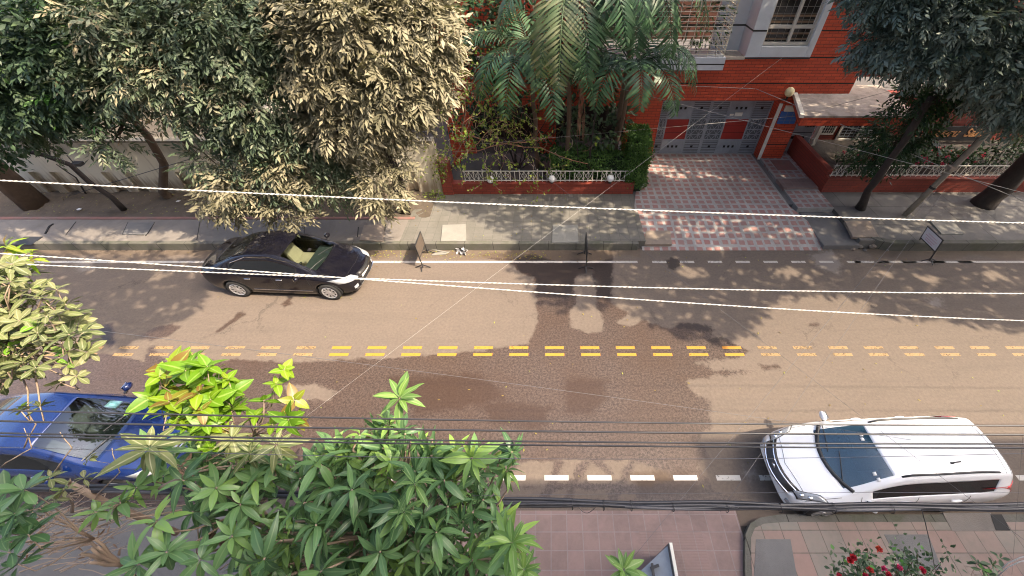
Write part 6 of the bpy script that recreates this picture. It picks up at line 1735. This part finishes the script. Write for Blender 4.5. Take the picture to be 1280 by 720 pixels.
# ---- roses, bottom right
rs_ = thing('rose_bush', 'rose bush with red and magenta blooms at the bottom right', 'rose bush', Vector((T(1110,720,.0085).x, -.25, .16)))
lv, fl, sm = Leaves(), Leaves(), MB()
for k in range(46):
    x, y = random.uniform(1040, 1185), random.uniform(690, 760)
    if k < 12: x, y = random.uniform(1060, 1150), random.uniform(684, 708)
    c = T(x, y, random.uniform(.0074, .0084)); b_ = T(1110 + random.uniform(-60, 60), 800, .0092); q = wiggle(b_, c, 5, .06); sm.tube(q, taper(6, .006, .003), 4)
    P = np.array([Vector(q[random.randint(2, 5)]) + Vector((random.gauss(0, .06), random.gauss(0, .06), random.gauss(0, .05))) for _ in range(64)]); n = len(P); l = rng.uniform(.03, .06, n)
    lv.add(P, rng.normal(0, 1, (n, 3)) + np.array([0, 0, .3]), np.array([0, 0, 1.0]) + rng.normal(0, .5, (n, 3)), l, l * .6, rng.uniform(.1, 1, n), .2, OVATE, 4, .1, True)
lv.build('foliage', GREEN, rs_); sm.build('stem', BARK, rs_)
for k, (x, y, cv) in enumerate(((1062,694,.0), (1049,714,.1), (1104,704,.95), (1123,703,.95), (1098,680,.72), (1080,712,.2), (1087,706,.7), (1110,712,.1), (1152,706,.15), (1035,718,.1), (1066,690,.0))):
    c = np.array(T(x, y + 7, .0073)); n = 22; d = rng.normal(0, 1, (n, 3)); d[:, 2] = np.abs(d[:, 2]) + .2
    f_ = Leaves(); f_.add(np.tile(c, (n, 1)), d, rng.normal(0, .6, (n, 3)) + np.array([0, 0, 1]), .034, .034, np.clip(cv + rng.normal(0, .05, n), 0, 1), -.3, OVATE, 4, .2, True); f_.build('flower', PETAL, rs_)
clump('thin_shrub', 'small sparse shrub with upright sprigs right of the roses', 'shrub', [(1240,706,.0076,1.0), (1228,712,.0076,1.0), (1250,698,.0076,.8), (1236,718,.0076,1.0), (1222,704,.0077,.8)], GREEN, .085, T(1236,770,.0092), OBOV, .45, (7, 10), (.3, .9), (.1, .4), (-20, 60), .4, hub=T(1236,730,.0084), r0=.005)

# fallen leaves on road and pavements: nobody could count them
lv = Leaves(); n = 520
q = np.stack([rng.uniform(-14, 12, n), rng.uniform(2.2, 9.9, n), np.full(n, .012)], 1)
keep = rng.random(n) < np.where(q[:, 1] > 9.2, 1.0, np.where(q[:, 1] < 5.6, .45, .16)); q = q[keep]
g2 = np.stack([rng.uniform(-6, 0, 260), rng.normal(9.75, .12, 260), np.full(260, .012)], 1)
g3 = np.stack([rng.uniform(-20, -4, 420), rng.uniform(11.5, 12.9, 420), np.full(420, ZP + .09)], 1); g4 = np.stack([rng.uniform(-12, 3, 130), rng.uniform(10.2, 12.8, 130), np.full(130, ZP + .012)], 1)
q = np.concatenate([q, g2, g3, g4]); n = len(q); l = rng.uniform(.03, .085, n)
lv.add(q, rng.normal(0, 1, (n, 3)) * np.array([1, 1, .08]), np.array([0, 0, 1.0]) + rng.normal(0, .2, (n, 3)), l, l * .5, rng.random(n), -.1, OVATE, 3)
tag(lv.build('fallen_leaves', LITTER), 'small yellow and brown leaves scattered on road, gutter and soil', 'leaf litter', kind='stuff')
# leaves lying on the saloon's roof and bonnet: part of the street litter, few and pale
# ================================================================== CABLES
def cable(label, pts, Y, r, mat, twist=False, deg=2, ext=14, cat='cable', name='cable', group=None, n=5):
    P = [W(x, y, Y) for x, y in pts]
    X = np.array([p.x for p in P]); Z = np.array([p.z for p in P]); k = np.polyfit(X, Z, min(deg, len(P) - 1))
    x0, x1 = X.min(), X.max(); s0 = np.polyval(np.polyder(k), x0); s1 = np.polyval(np.polyder(k), x1)
    def zz(x): return np.where(x < x0, np.polyval(k, x0) + (x - x0) * s0, np.where(x > x1, np.polyval(k, x1) + (x - x1) * s1, np.polyval(k, x)))
    mb = MB()
    if twist:
        xs_ = np.arange(x0 - 1, x1 + 1, .014); z_ = zz(xs_)
        for ph in (0, PI):
            a = xs_ / .105 * 2 * PI + ph
            mb.tube([(x, Y + r * .55 * math.cos(q), z + r * .55 * math.sin(q)) for x, z, q in zip(xs_, z_, a)], r * .62, 6, cap=False)
        for a_, b_ in ((x0 - ext, x0 - 1), (x1 + 1, x1 + ext)):
            xs_ = np.linspace(a_, b_, 12); mb.tube([(x, Y, z) for x, z in zip(xs_, zz(xs_))], r, 6)
    else:
        xs_ = np.concatenate([[x0 - ext], np.linspace(x0, x1, 40), [x1 + ext]]); mb.tube([(x, Y, z) for x, z in zip(xs_, zz(xs_))], r, n)
    return tag(mb.build(name, mat, None, True), label, cat, group)
GW = 'overhead cables across the street view'
cable('thick white twisted cable highest across the far pavement', [(0,225),(320,243),(640,255),(960,269),(1280,279)], 3.3, .0074, WIRE_W, True, group=GW)
cable('white twisted cable that drops lowest at the right of the far lane', [(0,317),(320,339),(460,349),(600,361),(980,386),(1280,401)], 2.6, .0062, WIRE_W, True, 3, group=GW)
cable('white twisted cable crossing the black saloon, nearly level at the right', [(0,329),(320,343),(600,353),(980,363.5),(1280,367)], 2.75, .0062, WIRE_W, True, 3, group=GW)
for lab, pts, r, m in (('uppermost of the dark wires over the white estate', [(0,513),(380,521),(900,530),(1280,532)], .0052, WIRE_K), ('second dark wire down over the white estate', [(0,526),(380,535),(900,541),(1280,543.5)], .0062, WIRE_K),
                       ('third dark wire down, passing above a close parallel one', [(0,541),(380,549),(900,553),(1280,555)], .0058, WIRE_K), ('dark wire running just below its close parallel neighbour', [(0,545),(380,552.5),(900,558.5),(1280,560)], .0055, WIRE_K), ('thinnest grey wire below the dark wires over the estate bonnet', [(300,566),(640,577),(960,569),(1280,568)], .002, WIRE_G), ('hair-thin wire crossing the estate at its door level', [(560,620),(960,616),(1280,616)], .0016, WIRE_G)):
    cable(lab, pts, 1.05, r, m, group=GW)
cable('hair-thin wire sloping across the wet lane towards the right', [(117,411),(320,440),(440,454),(700,486),(1000,530)], 3.0, .0028, WIRE_G, ext=4, group=GW)
# black bundle with ties and loops
bd = thing('cable_bundle', 'thick black bundle of cables tied together along the near kerb', 'cable', W(760,632,1.35), group=GW)
BP = [(560,626),(640,629.5),(760,631.5),(860,633),(960,634.5),(1120,635),(1280,635)]
YB_ = 1.35; P = [W(x, y, YB_) for x, y in BP]; kx = np.polyfit([p.x for p in P], [p.z for p in P], 2)
for k in range(11):
    dy, dz, ph, rr = random.gauss(0, .018), random.gauss(0, .016), random.random() * 6, random.uniform(.013, .024)
    xs_ = np.linspace(-18, 18, 170); mb = MB(); mb.tube([(x, YB_ + dy + .010 * math.sin(x * 3.1 + ph), np.polyval(kx, max(-4.5, min(7, x))) + dz + .010 * math.sin(x * 2.3 + ph * 2)) for x in xs_], rr, 6)
    mb.build('strand', WIRE_K if k % 4 else WIRE_G, bd, True)
for x in (-.55, .25, .62, .95, 1.45, 2.1, 2.75, 3.4, 4.1):
    z = np.polyval(kx, x); MB().tube([(x + .004 * math.sin(3 * a), YB_ + 0.056 * math.cos(a), z + .056 * math.sin(a)) for a in np.linspace(0, 2 * PI, 15)], .0045, 5, cap=False).build('tie', WIRE_K, bd)
for x, s in ((.05, .10), (.3, -.13), (.8, .09), (1.9, .14), (2.0, .10), (3.3, .12), (-.3, .12), (2.9, -.1)):
    z = np.polyval(kx, x); MB().tube([(x + .25 * q, YB_ - .05 * math.sin(PI * q), z + s * math.sin(PI * q) * 1.2) for q in np.linspace(0, 1, 12)], .003, 4).build('stray_loop', WIRE_K, bd)
# drops and diagonals: straight runs between two real points
def run(label, a, b_, r, mat, sag=0.0, group=GW):
    r *= .8; a, b_ = Vector(a), Vector(b_); pts = [a.lerp(b_, q) + Vector((0, 0, -sag * 4 * q * (1 - q))) for q in np.linspace(0, 1, 17)]
    mb = MB(); mb.tube(pts, [r * max(.3, (Vector((0, 0, CH)) - p).length / 14) for p in pts], 5); return tag(mb.build('cable', mat, None, True), label, 'cable', group)
pp_ = W(1170,238,11.45)
run('pale drop wire from the utility pole, left one of its pair, crossing the estate lane', pp_, W(760,735,.6), .006, WIRE_G)
run('pale drop wire from the utility pole, right one of its pair', pp_ + Vector((.22, -.05, .05)), W(900,640,1.6), .005, WIRE_G)
run('bright wire falling leftwards from the bay window sill to the wet lane', W(978,72,15.5), W(350,545,2.4), .0034, WIRE_P)
run('bright wire falling rightwards from above the gate past the stained canopy', W(945,111,15.55), W(1420,310,8.5), .0095, WIRE_P)
run('thin pale wire slanting from the palms across the gate to the right', W(560,55,14.2), W(1500,298,9), .007, WIRE_P)
run('level pale wire over the top of the slate gate', W(690,100,14.6), W(944,111,15.5), .008, WIRE_P)
run('thin wire before the railing hedge rising right towards the gate', W(600,180,13), W(996,145,14.6), .006, WIRE_P)
run('thin wire rising from the gate top to the big blue-green crown', W(996,145,14.6), W(1290,66,12.5), .006, WIRE_G)
run('long thin wire slanting from the bare vine down to the white estate', W(610,166,12.6), W(1300,690,1.2), .0045, WIRE_G)
run('thin wire slanting up the cream wall behind the straight trunk', W(85,245,12.7), W(250,195,11.5), .010, WIRE_K)
run('hair-thin upright wire at the far right over the estate tail', W(1279,540,1.4), W(1263,740,.8), .0022, WIRE_K)
ml = MB(); ml.tube([W(1152,637,.93), W(1157,655,.9), W(1165,690,.8), W(1172,730,.7)], .0035, 5)
tag(ml.build('cable', WIRE_K, None, True), 'short black cable dangling from the bundle over the right pavement', 'cable', GW)
wl3 = MB()
for o_ in (0, 5): wl3.tube([T(1246, 716 + o_, .0082), T(1260, 704 + o_, .0081), T(1275, 697 + o_, .008), T(1310, 690 + o_, .008)], .005, 6)
tag(wl3.build('hose', WIRE_W, None, True), 'pair of curved white hoses at the bottom right corner', 'hose')
